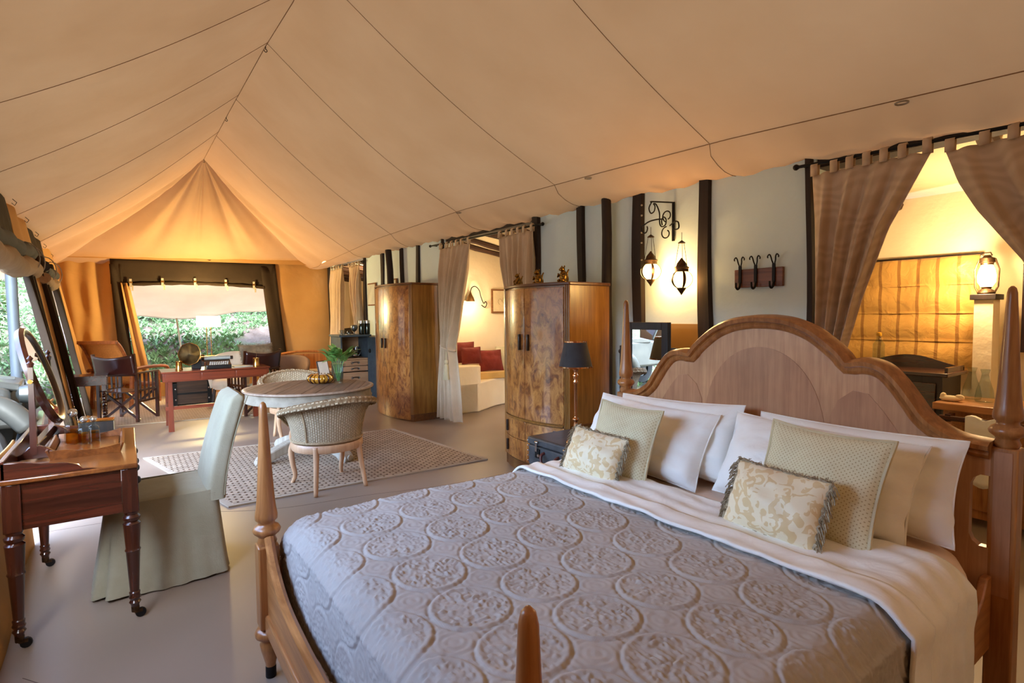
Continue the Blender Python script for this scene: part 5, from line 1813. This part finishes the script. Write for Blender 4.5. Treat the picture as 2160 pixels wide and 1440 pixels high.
# ================================================================ FAR END: side table, campaign chairs, desk
st_ = thing('side_table', 'dark square side table with barley-twist legs beside the campaign chair', 'side table', (-.43, 9.42, 0))
MB().box(-.21, .21, -.2, .2, .60, .72).build('drawer_case', maho, st_, bevel=.005)
MB().box(-.22, .22, -.21, .21, .715, .735).build('top', maho, st_, bevel=.004)
for x in (-.17, .17):
    for y in (-.16, .16):
        mb = MB()
        for q in (0, pi):
            mb.tube([(x + .013 * cos(5 * 2 * pi * k / 50 + q), y + .013 * sin(5 * 2 * pi * k / 50 + q), .12 + .40 * k / 50) for k in range(51)], .014, 6)
        mb.box(x - .024, x + .024, y - .024, y + .024, .52, .60).box(x - .024, x + .024, y - .024, y + .024, .05, .12).lathe([(.018, 0), (.026, .02), (.02, .05)], (x, y, 0), 10)
        mb.build('leg', maho_z, st_)
MB().box(-.19, .19, -.18, -.145, .07, .10).box(-.19, .19, .145, .18, .07, .10).box(-.19, -.155, -.16, .16, .07, .10).box(.155, .19, -.16, .16, .07, .10).build('stretcher', maho_z, st_)

hide = plain('dark_hide', (58, 22, 16), .3, 0, (40, 16, 12), 6, coat=.3)


def campaign_chair(lab, loc, rz):
    """folding chair: local back towards -Y"""
    o = thing('campaign_chair', lab, 'chair', loc, rz, 'folding campaign chairs at the desk')
    for s in (-1, 1):
        MB().bar((s * .27, -.24, 0), (s * .27, -.24, .60), .032, .04).bar((s * .27, -.23, .58), (s * .285, -.30, 1.0), .03, .036).build('back_post', maho_z, o)
        MB().bar((s * .27, .22, 0), (s * .27, .22, .70), .032, .04).build('leg', maho_z, o)
        MB().bar((s * .27, -.28, .715), (s * .27, .29, .715), .05, .022).build('armrest', maho_z, o)
        for z in (.30, .46):
            MB().bar((s * .27, -.24, z), (s * .27, .22, z), .024, .03).build('side_rail', maho_z, o)
        for k in range(4):
            MB().bar((s * .27, -.155 + .095 * k, .30), (s * .27, -.155 + .095 * k, .71), .014, .022).build('slat', maho_z, o)
    for y in (-.20, .19):
        MB().bar((-.26, y, .03), (.26, y + .01, .44), .022, .034).build('cross_brace', maho_z, o)
        MB().bar((.26, y + .024, .03), (-.26, y + .034, .44), .022, .034).build('cross_brace', maho_z, o)
    MB().grid(lambda u, v: (lerp(-.275, .275, u), lerp(-.21, .21, v), .465 - .035 * sin(pi * u)), 12, 6).build('seat', hide, o, angle=180, solid=.008)
    MB().grid(lambda u, v: (lerp(-.288, .288, u), -.255 - .075 * v - .05 * sin(pi * u), lerp(.68, .99 - .045 * sin(pi * u), v)), 16, 6).build('backrest', hide, o, angle=180, solid=.008)
    return o


c1_ = campaign_chair('folding campaign chair with a dark hide back beside the twist-leg table', (.02, 9.83, 0), R_(-34))
c2_ = copy_tree(c1_)
c2_.location = (1.63, 9.38, 0)
c2_.rotation_euler = (0, 0, R_(20))
c2_['label'] = 'folding campaign chair behind the desk, holding a shaggy grey cushion'
cu2 = thing('shaggy_cushion', 'shaggy grey-brown cushion in the campaign chair behind the desk', 'cushion', (1.80, 9.42, .56))
place(cu2, (1.75, 9.46, .67), .3, R_(110))
pillow_mb(.56, .42, .16, .08, 8, .012, 24, .5).build('cushion_body', cloth('grey_velvet', (160, 146, 118), (84, 74, 62), 90, .7, .6, .6), cu2, angle=180)
mb = MB()
rnd = random.Random(3)
for k, (x, y, z) in enumerate(edge_loop(.56, .42, .08, 30)):
    for j in range(2):
        mb.tube([(x, y, z), (x * 1.04 + rnd.uniform(-.01, .01), .21 + (y - .21) * 1.1 + rnd.uniform(-.012, .012), rnd.uniform(-.02, .02))], .003, 3, cap=False)
mb.build('shaggy_edge', plain('shaggy_wool', (130, 110, 86), .9), cu2)['kind'] = 'stuff'

# plantation armchair against the canvas
pc = thing('plantation_chair', 'caned wooden planter armchair reclining by the canvas wall', 'chair', (-.02, 11.55, 0), R_(-34))
cane = weave('cane', (206, 132, 62), (160, 96, 42), 40, 40, .3, .5)
tq = wood('planter_teak', (110, 54, 24), (172, 98, 46), 'y', .7, .35, .4)
for s in (-1, 1):
    MB().tube(smooth([(s * .30, -.62, 1.12), (s * .30, -.50, 1.0), (s * .30, -.30, .66), (s * .30, -.12, .42), (s * .30, .25, .36), (s * .30, .45, .30)], 5), .026, 8).build('side_frame', tq, pc, angle=180)
    MB().bar((s * .32, -.36, 0), (s * .32, -.30, .62), .04, .05).build('leg', tq, pc)
    MB().bar((s * .32, .40, 0), (s * .32, .38, .58), .04, .05).build('leg', tq, pc)
    MB().tube(smooth([(s * .33, -.40, .64), (s * .35, 0, .66), (s * .36, .50, .64), (s * .36, .62, .58), (s * .36, .60, .48), (s * .35, .48, .45), (s * .35, .42, .50)], 5), .03, 8).build('armrest', tq, pc, angle=180)
MB().grid(lambda u, v: (lerp(-.29, .29, u), *piece(v, [(0, .25, .35), (.3, -.12, .41), (.5, -.30, .66), (.85, -.50, 1.0), (1, -.62, 1.12)])), 6, 24).build('cane_panel', cane, pc, angle=180, solid=.012)
MB().bar((-.31, -.62, 1.12), (.31, -.62, 1.12), .05, .05).bar((-.31, .43, .31), (.31, .43, .31), .04, .05).build('cross_rail', tq, pc)

dk = thing('writing_desk', 'red mahogany campaign writing desk with tapering legs', 'desk', (1.02, 8.72, 0))
MB().box(-.64, .66, -.29, .30, .66, .775).build('drawer_case', redwood, dk, bevel=.004)
MB().box(-.655, .675, -.305, .315, .775, .795).build('top', redwood, dk, bevel=.004)
for k in range(3):
    d = MB().box(-.61 + .42 * k, -.21 + .42 * k, -.298, -.288, .675, .765).build('drawer', redwood, dk, bevel=.003)
for x in (-.56, .56):
    for y in (-.27, .27):
        MB().bar((x, y, .66), (x, y, 0), .06, .05, up=(1, 0, 0), w2=.05, h2=.065).build('leg', redwood_z, dk)
    MB().box(x - .02, x + .02, -.25, .25, .28, .33).build('end_rail', redwood, dk)
MB().box(-.62, .60, -.285, -.255, .29, .335).build('stretcher', redwood, dk)

tc_ = thing('storage_chest', 'dark iron-bound wooden chest on the pale rug, seen beneath the writing desk', 'chest', (.91, 10.95, 0))
oldw = wood('old_chest_wood', (44, 28, 16), (88, 60, 34), 'x', .7, .7)
MB().box(-.28, .28, -.2, .2, .04, .40).build('chest_body', oldw, tc_)
for x in (-.26, .26):
    MB().box(x - .035, x + .035, -.21, .21, .03, .42).build('iron_corner', iron, tc_)
    for z in (.12, .30):
        MB().ball((x * .95, -.215, z), .017, 8, 5).build('rivet', silver, tc_)
MB().box(-.28, .28, -.208, -.2, .20, .235).build('iron_band', iron, tc_)
MB().box(-.29, .29, -.21, .21, .40, .435).build('lid', oldw, tc_)
MB().box(-.28, -.22, -.18, .18, 0, .05).box(.22, .28, -.18, .18, 0, .05).build('foot', iron, tc_)

gp = thing('gramophone', 'gramophone with a dull brass flared horn on the writing desk', 'gramophone', (.80, 8.76, .795))
MB().box(-.055, .055, -.05, .06, 0, .13).build('motor_case', plain('black_case', (24, 26, 30), .3), gp, bevel=.006)
dirv = Vector((-.52, -.82, .10)).normalized()
Mh = dirv.to_track_quat('Z', 'Y').to_matrix()
hp = [(.012, 0), (.016, .05), (.026, .12), (.05, .20), (.09, .26), (.125, .295), (.142, .305)]
hornm = plain('horn_brass', (164, 152, 118), .38, .75, (112, 102, 78), 12)
c0 = Vector((-.055, -.02, .205)) - dirv * .25
MB().lathe(hp, tuple(c0), 48, rib=lambda a: 1 + .05 * abs(cos(4 * a)), M=Mh).build('horn', hornm, gp, angle=180, solid=.004)
MB().tube([tuple(c0 + (Mh @ Vector((.1445 * (1 + .05 * abs(cos(4 * a))) * cos(a), .1445 * (1 + .05 * abs(cos(4 * a))) * sin(a), .305)))) for a in [2 * pi * k / 40 for k in range(40)]], .005, 6, closed=True).build('horn_rim', brass, gp)
MB().tube(smooth([tuple(c0), (c0.x + .05, c0.y + .06, c0.z - .03), (.10, .06, .10), (.06, .02, .13)], 5), .010, 8).build('tone_arm', brass, gp, angle=180)

tyw = thing('typewriter', 'black portable typewriter with a steel roller on the writing desk', 'typewriter', (1.06, 8.70, .795))
blk = plain('black_enamel', (22, 24, 26), .25, coat=.4)
MB().prism([(-.14, 0), (-.14, .05), (-.03, .085), (.0, .11), (.10, .11), (.14, .07), (.14, 0)], lambda a, c, d: (d, a, c), -.155, .155).build('typewriter_body', blk, tyw, bevel=.006)
MB().tube([(-.17, .05, .135), (.17, .05, .135)], .022, 14).build('platen', plain('platen_grey', (160, 166, 162), .4), tyw)
for s in (-1, 1):
    MB().tube([(s * .165, .05, .135), (s * .20, .05, .135)], .026, 14).build('platen_knob', blk, tyw)
MB().box(-.16, .16, .075, .09, .11, .165).build('paper_rest', plain('dull_chrome', (150, 156, 152), .35, .7), tyw)
for r in range(3):
    for k in range(9):
        MB().lathe([(.011, 0), (.012, .006), (.008, .009)], (-.11 + .027 * k + .008 * r, -.115 + .035 * r, .055 + .014 * r), 8).build('key', plain('key_white', (214, 210, 198), .4), tyw)
nb_ = MB().box(-.12, .12, -.08, .08, 0, .012).build('notebook', plain('card_grey', (176, 172, 156), .7), bevel=.002)
nb_.location = (1.37, 8.66, .795); nb_.rotation_euler = (0, 0, R_(6))
tag(nb_, 'pale closed notebook between the typewriter and the brass cup', 'notebook')
for lab, x, y in (('brass beaker at the typewriter-free end of the desk, by the gramophone', .585, 8.66), ('brass beaker on the desk beside the notebook, in front of the campaign chair', 1.545, 8.62)):
    o = thing('brass_beaker', lab, 'cup', (x, y, .795), group='brass beakers on the desk')
    MB().lathe([(.045, 0), (.047, .006), (.042, .02), (.038, .10), (.044, .118), (.040, .118), (.035, .02), (0, .012)], n=20).build('beaker_body', brass, o, angle=60)
MB().tube([(0, 0, .10), (.01, .006, .19)], .003, 5).build('pen', silver, o)

# console table with the lit lamp
cn = thing('console_table', 'dark wooden console table under the lit desk lamp', 'table', (1.42, 11.5, 0))
MB().box(-.36, .36, -.2, .2, .75, .785).build('top', oak_x, cn, bevel=.004)
MB().box(-.34, .34, -.18, .18, .53, .75).build('drawer_case', darkwood, cn)
MB().box(-.30, -.01, -.19, -.18, .57, .72).build('drawer', darkwood, cn, bevel=.003)
MB().box(.01, .30, -.19, -.18, .57, .72).build('drawer', darkwood, cn, bevel=.003)
for x in (-.31, .31):
    for y in (-.15, .15):
        MB().bar((x, y, .53), (x, y, 0), .045, .045, w2=.03, h2=.03).build('leg', darkwood, cn)
dl = thing('desk_lamp', 'lit lamp with a white rectangular shade on two brass rods', 'lamp', (1.27, 11.5, .785))
MB().box(-.10, .10, -.06, .06, 0, .022).build('base', brass, dl, bevel=.004)
for x in (-.035, .035):
    MB().tube([(x, 0, .02), (x, 0, .59)], .0075, 8).build('rod', brass, dl)
MB().add([(-.185, -.1, .55), (.185, -.1, .55), (.185, .1, .55), (-.185, .1, .55), (-.185, -.1, .75), (.185, -.1, .75), (.185, .1, .75), (-.185, .1, .75)], [(0, 1, 5, 4), (1, 2, 6, 5), (2, 3, 7, 6), (3, 0, 4, 7)]).build('shade', glow('lit_shade', (255, 238, 200), 3.0), dl, smooth=False, solid=.004)
MB().ball((0, 0, .65), .03).build('bulb', MATS['warm_bulb'], dl)
lamp('desk_lamp_light', (1.27, 11.5, 1.62), 95, (1.0, .74, .32), .10)

# upholstered tub chairs and wooden settee
def tub_chair(lab, loc, rz, mt, s=1.0):
    o = thing('tub_chair', lab, 'chair', loc, rz, 'tub chairs beyond the desk')

    def sh_(u, v):
        a = lerp(R_(-205), R_(25), u)
        k = abs(u - .5) * 2
        z = lerp(.30, lerp(.90, .60, k ** 2.5) * s, v)
        r = lerp(.27, .33, v)
        return (r * cos(a), r * sin(a), z)
    MB().grid(sh_, 36, 10).build('backrest', mt, o, angle=180, solid=.06)
    MB().lathe([(0, .28), (.26, .28), (.28, .34), (.27, .42), (.22, .45), (0, .455)], n=28).build('seat', mt, o, angle=60)
    for x in (-.18, .18):
        for y in (-.18, .18):
            MB().bar((x, y, .29), (x * 1.15, y * 1.15, 0), .04, w2=.025).build('leg', darkwood, o)
    return o


offw = cloth('offwhite_upholstery', (214, 206, 190), (200, 192, 176), 160, .3, .9, .15)
grey_u = cloth('taupe_upholstery', (150, 126, 108), (134, 112, 96), 160, .3, .9, .15)
tub_chair('off-white tub chair whose rounded back shows behind the typewriter', (1.46, 10.55, 0), R_(150), offw)
tub_chair('taupe tub chair in front of the wooden settee', (2.55, 10.9, 0), R_(165), grey_u, .85)
se = thing('wooden_settee', 'honey wood settee with arched back panels by the tent corner', 'settee', (3.02, 11.75, 0), R_(-6))
ow = wood('settee_wood', (168, 98, 42), (216, 148, 80), 'z', .8, .35, .3)
ar = [(lerp(-.55, .55, k / 20), .72 + .07 * sin(pi * k / 20) ** .7) for k in range(21)]
MB().tube([(x, 0, z) for x, z in ar], .024, 8).build('arched_rail', ow, se, angle=180)
for k in range(4):
    a, c = -.53 + .265 * k, -.53 + .265 * (k + 1)
    MB().box(a + .012, c - .012, -.012, .012, .30, .735).build('back_panel', ow, se, bevel=.004)
for x in (-.54, -.27, 0, .27, .54):
    MB().bar((x, 0, .25), (x, 0, .74), .03, .035).build('stile', ow, se)
MB().box(-.56, .56, -.56, .02, .30, .36).build('seat_frame', ow, se)
MB().box(-.54, .54, -.55, -.02, .36, .42).build('seat_cushion', offw, se, bevel=.02)
for s in (-1, 1):
    MB().tube(smooth([(s * .56, .0, .70), (s * .57, -.2, .66), (s * .57, -.5, .62), (s * .57, -.58, .56), (s * .57, -.56, .30)], 4), .028, 8).build('armrest', ow, se, angle=180)
    for y in (-.52, 0):
        MB().bar((s * .53, y, .32), (s * .53, y, 0), .05, w2=.035).build('leg', ow, se)

# ================================================================ OUTDOORS
gm, n, l, b = _new('rough_ground')
v = _coords(n, l, (1, 1, 1))
cc = _ramp(n, l, _noise(n, l, v, .9, 6, .65), [(.3, (58, 50, 46)), (.5, (84, 74, 68)), (.62, (76, 84, 62)), (.75, (98, 88, 82))])
l.new(cc, b.inputs['Base Color']); b.inputs['Roughness'].default_value = .95; b.inputs['Specular IOR Level'].default_value = .1
_bump(n, l, b, _noise(n, l, v, 6, 5), .8, .1)


def gz_(x, y):
    h = -.14
    d = y - 14.2 + .25 * max(0, x - 1) * 0
    d2 = -x - 9.5
    if d > 0: h += .62 * d ** .95 * (1 + .10 * sin(x * .9 + 1))
    if d2 > 0: h += .35 * d2
    h += .18 * noise.noise(Vector((x * .35, y * .35, 0))) * min(1, max(0, max(d, d2 + 6)) / 2)
    return h


gr = MB().grid(lambda u, v: (lerp(-26, 22, u), lerp(-9, 40, v), gz_(lerp(-26, 22, u), lerp(-9, 40, v))), 110, 110).build('ground', gm, angle=180)
tag(gr, 'grassy bank rising behind the tent', kind='structure')

grass_a = plain('grass_blades', (112, 142, 100), .8, 0, (76, 108, 70), 1.5)
rnd = random.Random(11)


def tufts(name, lab, cnt, fx, mt, hmin, hmax, parent=None):
    mb = MB()
    vs, fs = [], []
    for k in range(cnt):
        x, y = fx()
        z = gz_(x, y) - .02
        H_ = rnd.uniform(hmin, hmax)
        for j in range(4):
            a = rnd.uniform(0, 2 * pi); q = rnd.uniform(.3, 1.0) * H_
            dx, dy = cos(a) * q, sin(a) * q
            wx, wy = -sin(a) * H_ * .16, cos(a) * H_ * .16
            n0 = len(vs)
            zz = H_ * rnd.uniform(.5, 1.0)
            vs += [(x - wx * .4, y - wy * .4, z), (x + wx * .4, y + wy * .4, z), (x + dx * .55 + wx, y + dy * .55 + wy, z + zz * .75), (x + dx, y + dy, z + zz), (x + dx * .55 - wx, y + dy * .55 - wy, z + zz * .75)]
            fs.append((n0, n0 + 1, n0 + 2, n0 + 3, n0 + 4))
    o = MB().add(vs, fs).build(name, mt, parent, smooth=False)
    return tag(o, lab, 'grass', kind='stuff') if parent is None else o


def hillpt():
    while True:
        x, y = rnd.uniform(-4, 3.55), 13.9 + 12 * rnd.random() ** 1.4
        if noise.noise(Vector((x * .5, y * .5, 5))) > -.38 + .12 * (y < 16):
            return x, y


tufts('bank_grass', 'green weeds and grass covering the bank outside the tent window', 15000, hillpt, grass_a, .05, .17)
tufts('lawn_grass', 'lush green lawn grass outside the side door', 2600, lambda: (rnd.uniform(-14, -2.4), rnd.uniform(7, 22)), grass_a, .06, .16)

leafy = [plain('shrub_leaf', (112, 146, 94), .7, 0, (70, 104, 62), 2.5), plain('grey_shrub_leaf', (136, 144, 138), .6, 0, (94, 102, 98), 2.5), plain('tree_leaf', (122, 166, 100), .5, 0, (58, 92, 52), 1.2)]
bark = wood('pale_bark', (110, 92, 80), (180, 160, 144), 'z', .6, .8, 0)


def bush(name, lab, x, y, R0, H_, mt, cnt, cat, group, trunk=0.0):
    o = thing(name, lab, cat, (x, y, gz_(x, y)), group=group)
    mb = MB()
    for k in range(5 if not trunk else 9):
        a = rnd.uniform(0, 2 * pi); q = rnd.uniform(.3, .9) * R0
        mb.tube(smooth([(0, 0, -.05), (q * .25 * cos(a), q * .25 * sin(a), trunk * .6 + H_ * .15), (q * .6 * cos(a + .3), q * .6 * sin(a + .3), trunk + H_ * .4), (q * cos(a), q * sin(a), trunk + H_ * rnd.uniform(.6, .9))], 3),
                [lerp(.03 + .03 * (trunk > 0), .008, i / 9) for i in range(10)], 5)
    mb.build('branches', bark, o, angle=180)
    vs, fs = [], []
    for k in range(cnt):
        d = Vector((rnd.gauss(0, 1), rnd.gauss(0, 1), rnd.gauss(0, 1))).normalized() * rnd.uniform(.45, 1.0)
        p = Vector((d.x * R0, d.y * R0, trunk + H_ * .5 + d.z * H_ * .5))
        if p.z < .02: continue
        a = Vector((rnd.gauss(0, 1), rnd.gauss(0, 1), rnd.gauss(0, .6))).normalized()
        c = a.orthogonal().normalized()
        s = rnd.uniform(.035, .07)
        n0 = len(vs)
        vs += [p - a * s, p + c * s * .45, p + a * s, p - c * s * .45]
        fs.append((n0, n0 + 1, n0 + 2, n0 + 3))
    MB().add(vs, fs).build('foliage', mt, o, smooth=False)['kind'] = 'stuff'
    return o


spots = [(.6, 16.6, .7, .8, 0, 'bright green shrub low on the bank behind the planter chair'), (1.6, 18.6, .9, .9, 0, 'bright green shrub higher up the bank behind the gramophone'), (2.9, 17.4, .9, .9, 0, 'bright green shrub on the bank beyond the lit desk lamp'),
         (.4, 19.6, .8, .8, 1, 'grey-green shrub high on the bank by the fly-sheet edge'), (1.6, 21.0, .9, .9, 1, 'grey-green shrub at the top of the bank behind the lamp'), (2.75, 19.0, .9, .9, 0, 'bright green shrub at the edge of the tent window')]
for x, y, r, h, q, lab in spots:
    bush('shrub', lab, x, y, r, h, leafy[q], 900, 'shrub', 'shrubs on the bank')
for x, y, r, h, t, lab in ((-2.7, 13.6, 1.1, 2.0, .9, 'bushy tree with bare pale lower branches seen past the tent pole'), (-4.4, 15.5, 1.6, 2.6, 1.2, 'dense green tree farther behind the vehicle'), (-7.5, 13.5, 2.2, 3.4, 1.6, 'large spreading tree across the lawn'),
                           (-1.9, 19.0, 1.5, 2.6, 1.0, 'leafy tree behind the tent corner')):
    bush('tree', lab, x, y, r, h, leafy[2], 2600, 'tree', 'trees beside the tent', t)
stone_m = plain('pale_stone', (122, 114, 104), .9, 0, (96, 88, 80), 3, .5, 12)
for k, (x, y, s) in enumerate(((.45, 14.0, .30), (1.0, 14.6, .18), (2.75, 15.2, .16), (3.0, 14.4, .12))):
    o = MB().ball((0, 0, s * .3), (s * 1.1, s, s * .6), 12, 8)
    o.v = [tuple(Vector(p) * (1 + .18 * noise.noise(Vector(p) * 4 + Vector((k, 0, 0))))) for p in o.v]
    o = o.build('boulder', stone_m, angle=180)
    o.location = (x, y, gz_(x, y))
    tag(o, ('largest pale boulder just outside the tent window', 'small pale stone by the bank foot', 'pale stone on the bank below the lamp', 'pale stone near the window edge')[k], 'stone', 'pale stones outside')

# fly sheet: outer canvas sloping down outside the walls
fly = canvas('fly_sheet', (232, 212, 192), (222, 200, 180), .35, bump=.05)
fo = MB().grid(lambda u, v: (lerp(-1.5, 3.7, u), lerp(12.75, 15.4, v), lerp(2.75, 1.55, v) + .10 * v * (4 * (u - .5) ** 2) * 1.2 - .16 * sin(pi * v) - .08 * v * abs(sin(2.5 * pi * (u + .06))) + .30 * v * max(0, u - .5)), 40, 20).build('fly_sheet', fly, angle=180, solid=.006)
tag(fo, 'pale outer fly sheet hanging beyond the rolled tent window', 'awning')
f2 = MB().grid(lambda u, v: (lerp(-1.15, -3.3, v), lerp(8.4, 14.2, u), lerp(2.75, 1.62, v) - .12 * sin(pi * v) - .06 * v * abs(sin(3 * pi * u))), 40, 16).build('fly_sheet', fly, angle=180, solid=.006)
tag(f2, 'pale outer fly sheet hanging over the vehicle beside the tent', 'awning')
MB().tube([(-1.15, 9.6, 2.72), (-2.1, 9.6, 2.08), (-3.3, 9.6, 1.58)], .01, 5).build('fly_seam', seam_m, f2)
gp_ = MB().tube([(1.10, 15.35, gz_(1.1, 15.35)), (1.02, 15.3, 1.5)], .02, 8).build('guy_pole', limed)
tag(gp_, 'thin pole holding up the fly sheet behind the gramophone', 'pole')
pl_ = thing('tent_pole', 'blue-grey steel tent pole outside the side opening', 'pole', (-1.05, 8.75, -.14))
MB().tube([(0, 0, 0), (-.02, -.02, 1.0), (-.03, -.03, 2.85)], .055, 16).build('pole_tube', steel, pl_)
MB().lathe([(.058, 1.02), (.06, 1.03), (.06, 1.09), (.058, 1.10)], n=16).build('joint_sleeve', steel, pl_)
MB().lathe([(.11, 0), (.11, .012), (.06, .02)], n=16).build('foot_plate', iron, pl_)

# vintage safari car parked outside
car = thing('safari_car', 'old grey-green open safari car parked right outside the tent', 'car', (-2.27, 7.72, -.14), R_(-86))
cg = plain('faded_car_paint', (66, 67, 62), .4, .1, (48, 49, 46), 3, coat=.3)
cgd = plain('dark_car_paint', (50, 54, 52), .35, .1, coat=.3)
tyre = plain('tyre_rubber', (30, 30, 30), .8)
# local +Y is the nose of the car, +X towards the tent
MB().prism([(-1.7, .55), (-1.7, 1.05), (-.5, 1.05), (-.25, 1.10), (.5, 1.08), (1.05, 1.02), (1.28, .94), (1.32, .55)], lambda a, c, d: (d, a, c), -.52, .52).build('body', cg, car, bevel=.05)
MB().prism([(-.2, 1.10), (.1, 1.16), (.7, 1.13), (1.1, 1.05), (1.36, .98), (1.36, .90), (1.1, .97), (.7, 1.05), (-.2, 1.04)], lambda a, c, d: (d * (1 - .25 * max(0, a)), a, c), -.56, .56).build('bonnet', cg, car, bevel=.02)
MB().bar((0, -.2, 1.165), (0, 1.3, 1.02), .03).build('bonnet_ridge', cgd, car)
for s in (-1, 1):
    MB().tube(smooth([(s * .66, .35, .50), (s * .68, .55, .76), (s * .68, .88, .88), (s * .68, 1.22, .80), (s * .68, 1.42, .58)], 5), .10, 10).build('mudguard', cg, car, angle=180)
    MB().prism([(-.25, 1.10), (-.25, 1.14), (-.62, 1.72), (-.66, 1.72)], lambda a, c, d, s=s: (s * .56 + d, a, c), -.02, .02).build('windscreen_post', cgd, car)
    MB().lathe([(.02, 0), (.085, .03), (.10, .10), (.102, .13), (.09, .135)], n=18, M=Matrix.Rotation(-pi / 2, 3, 'X')).xf(Matrix.Translation((s * .40, 1.32, .88))).build('headlamp', cgd, car)
    for y in (.90, -1.25):
        wh = MB().lathe([(.18, -.09), (.33, -.09), (.36, -.05), (.36, .05), (.33, .09), (.18, .09), (.18, -.09)], n=26, M=Matrix.Rotation(pi / 2, 3, 'Y')).xf(Matrix.Translation((s * .66, y, .36))).build('wheel', tyre, car, angle=40)
        MB().lathe([(.02, -.02), (.19, -.05), (.19, .05), (.02, .04)], n=20, M=Matrix.Rotation(s * pi / 2, 3, 'Y')).xf(Matrix.Translation((s * .66, y, .36))).build('rim', cg, wh)
MB().add([(-.54, -.26, 1.14), (.54, -.26, 1.14), (.54, -.60, 1.70), (-.54, -.60, 1.70)], [(0, 1, 2, 3)]).build('windscreen', clear, car)
MB().bar((-.58, -.63, 1.72), (.58, -.63, 1.72), .04).build('windscreen_rail', cgd, car)
for k in range(7):
    MB().bar((-.24 + .08 * k, 1.34, .58), (-.24 + .08 * k, 1.35, .92), .02).build('grille_bar', cgd, car)
MB().bar((-.75, 1.48, .50), (.75, 1.48, .50), .05, .10).build('bumper', silver, car)
for y in (-.85, -1.45):
    MB().box(-.48, .48, y - .22, y + .22, .75, .92).box(-.48, .48, y - .26, y - .16, .92, 1.32).build('seat', hide, car, bevel=.04)
lw = MB().box(-12.5, -3.9, 11.9, 12.1, -.3, .62).build('low_garden_wall', plain('garden_wall', (82, 56, 48), .9), bevel=.02)
tag(lw, 'low brown garden wall beyond the vehicle', 'wall', kind='thing')
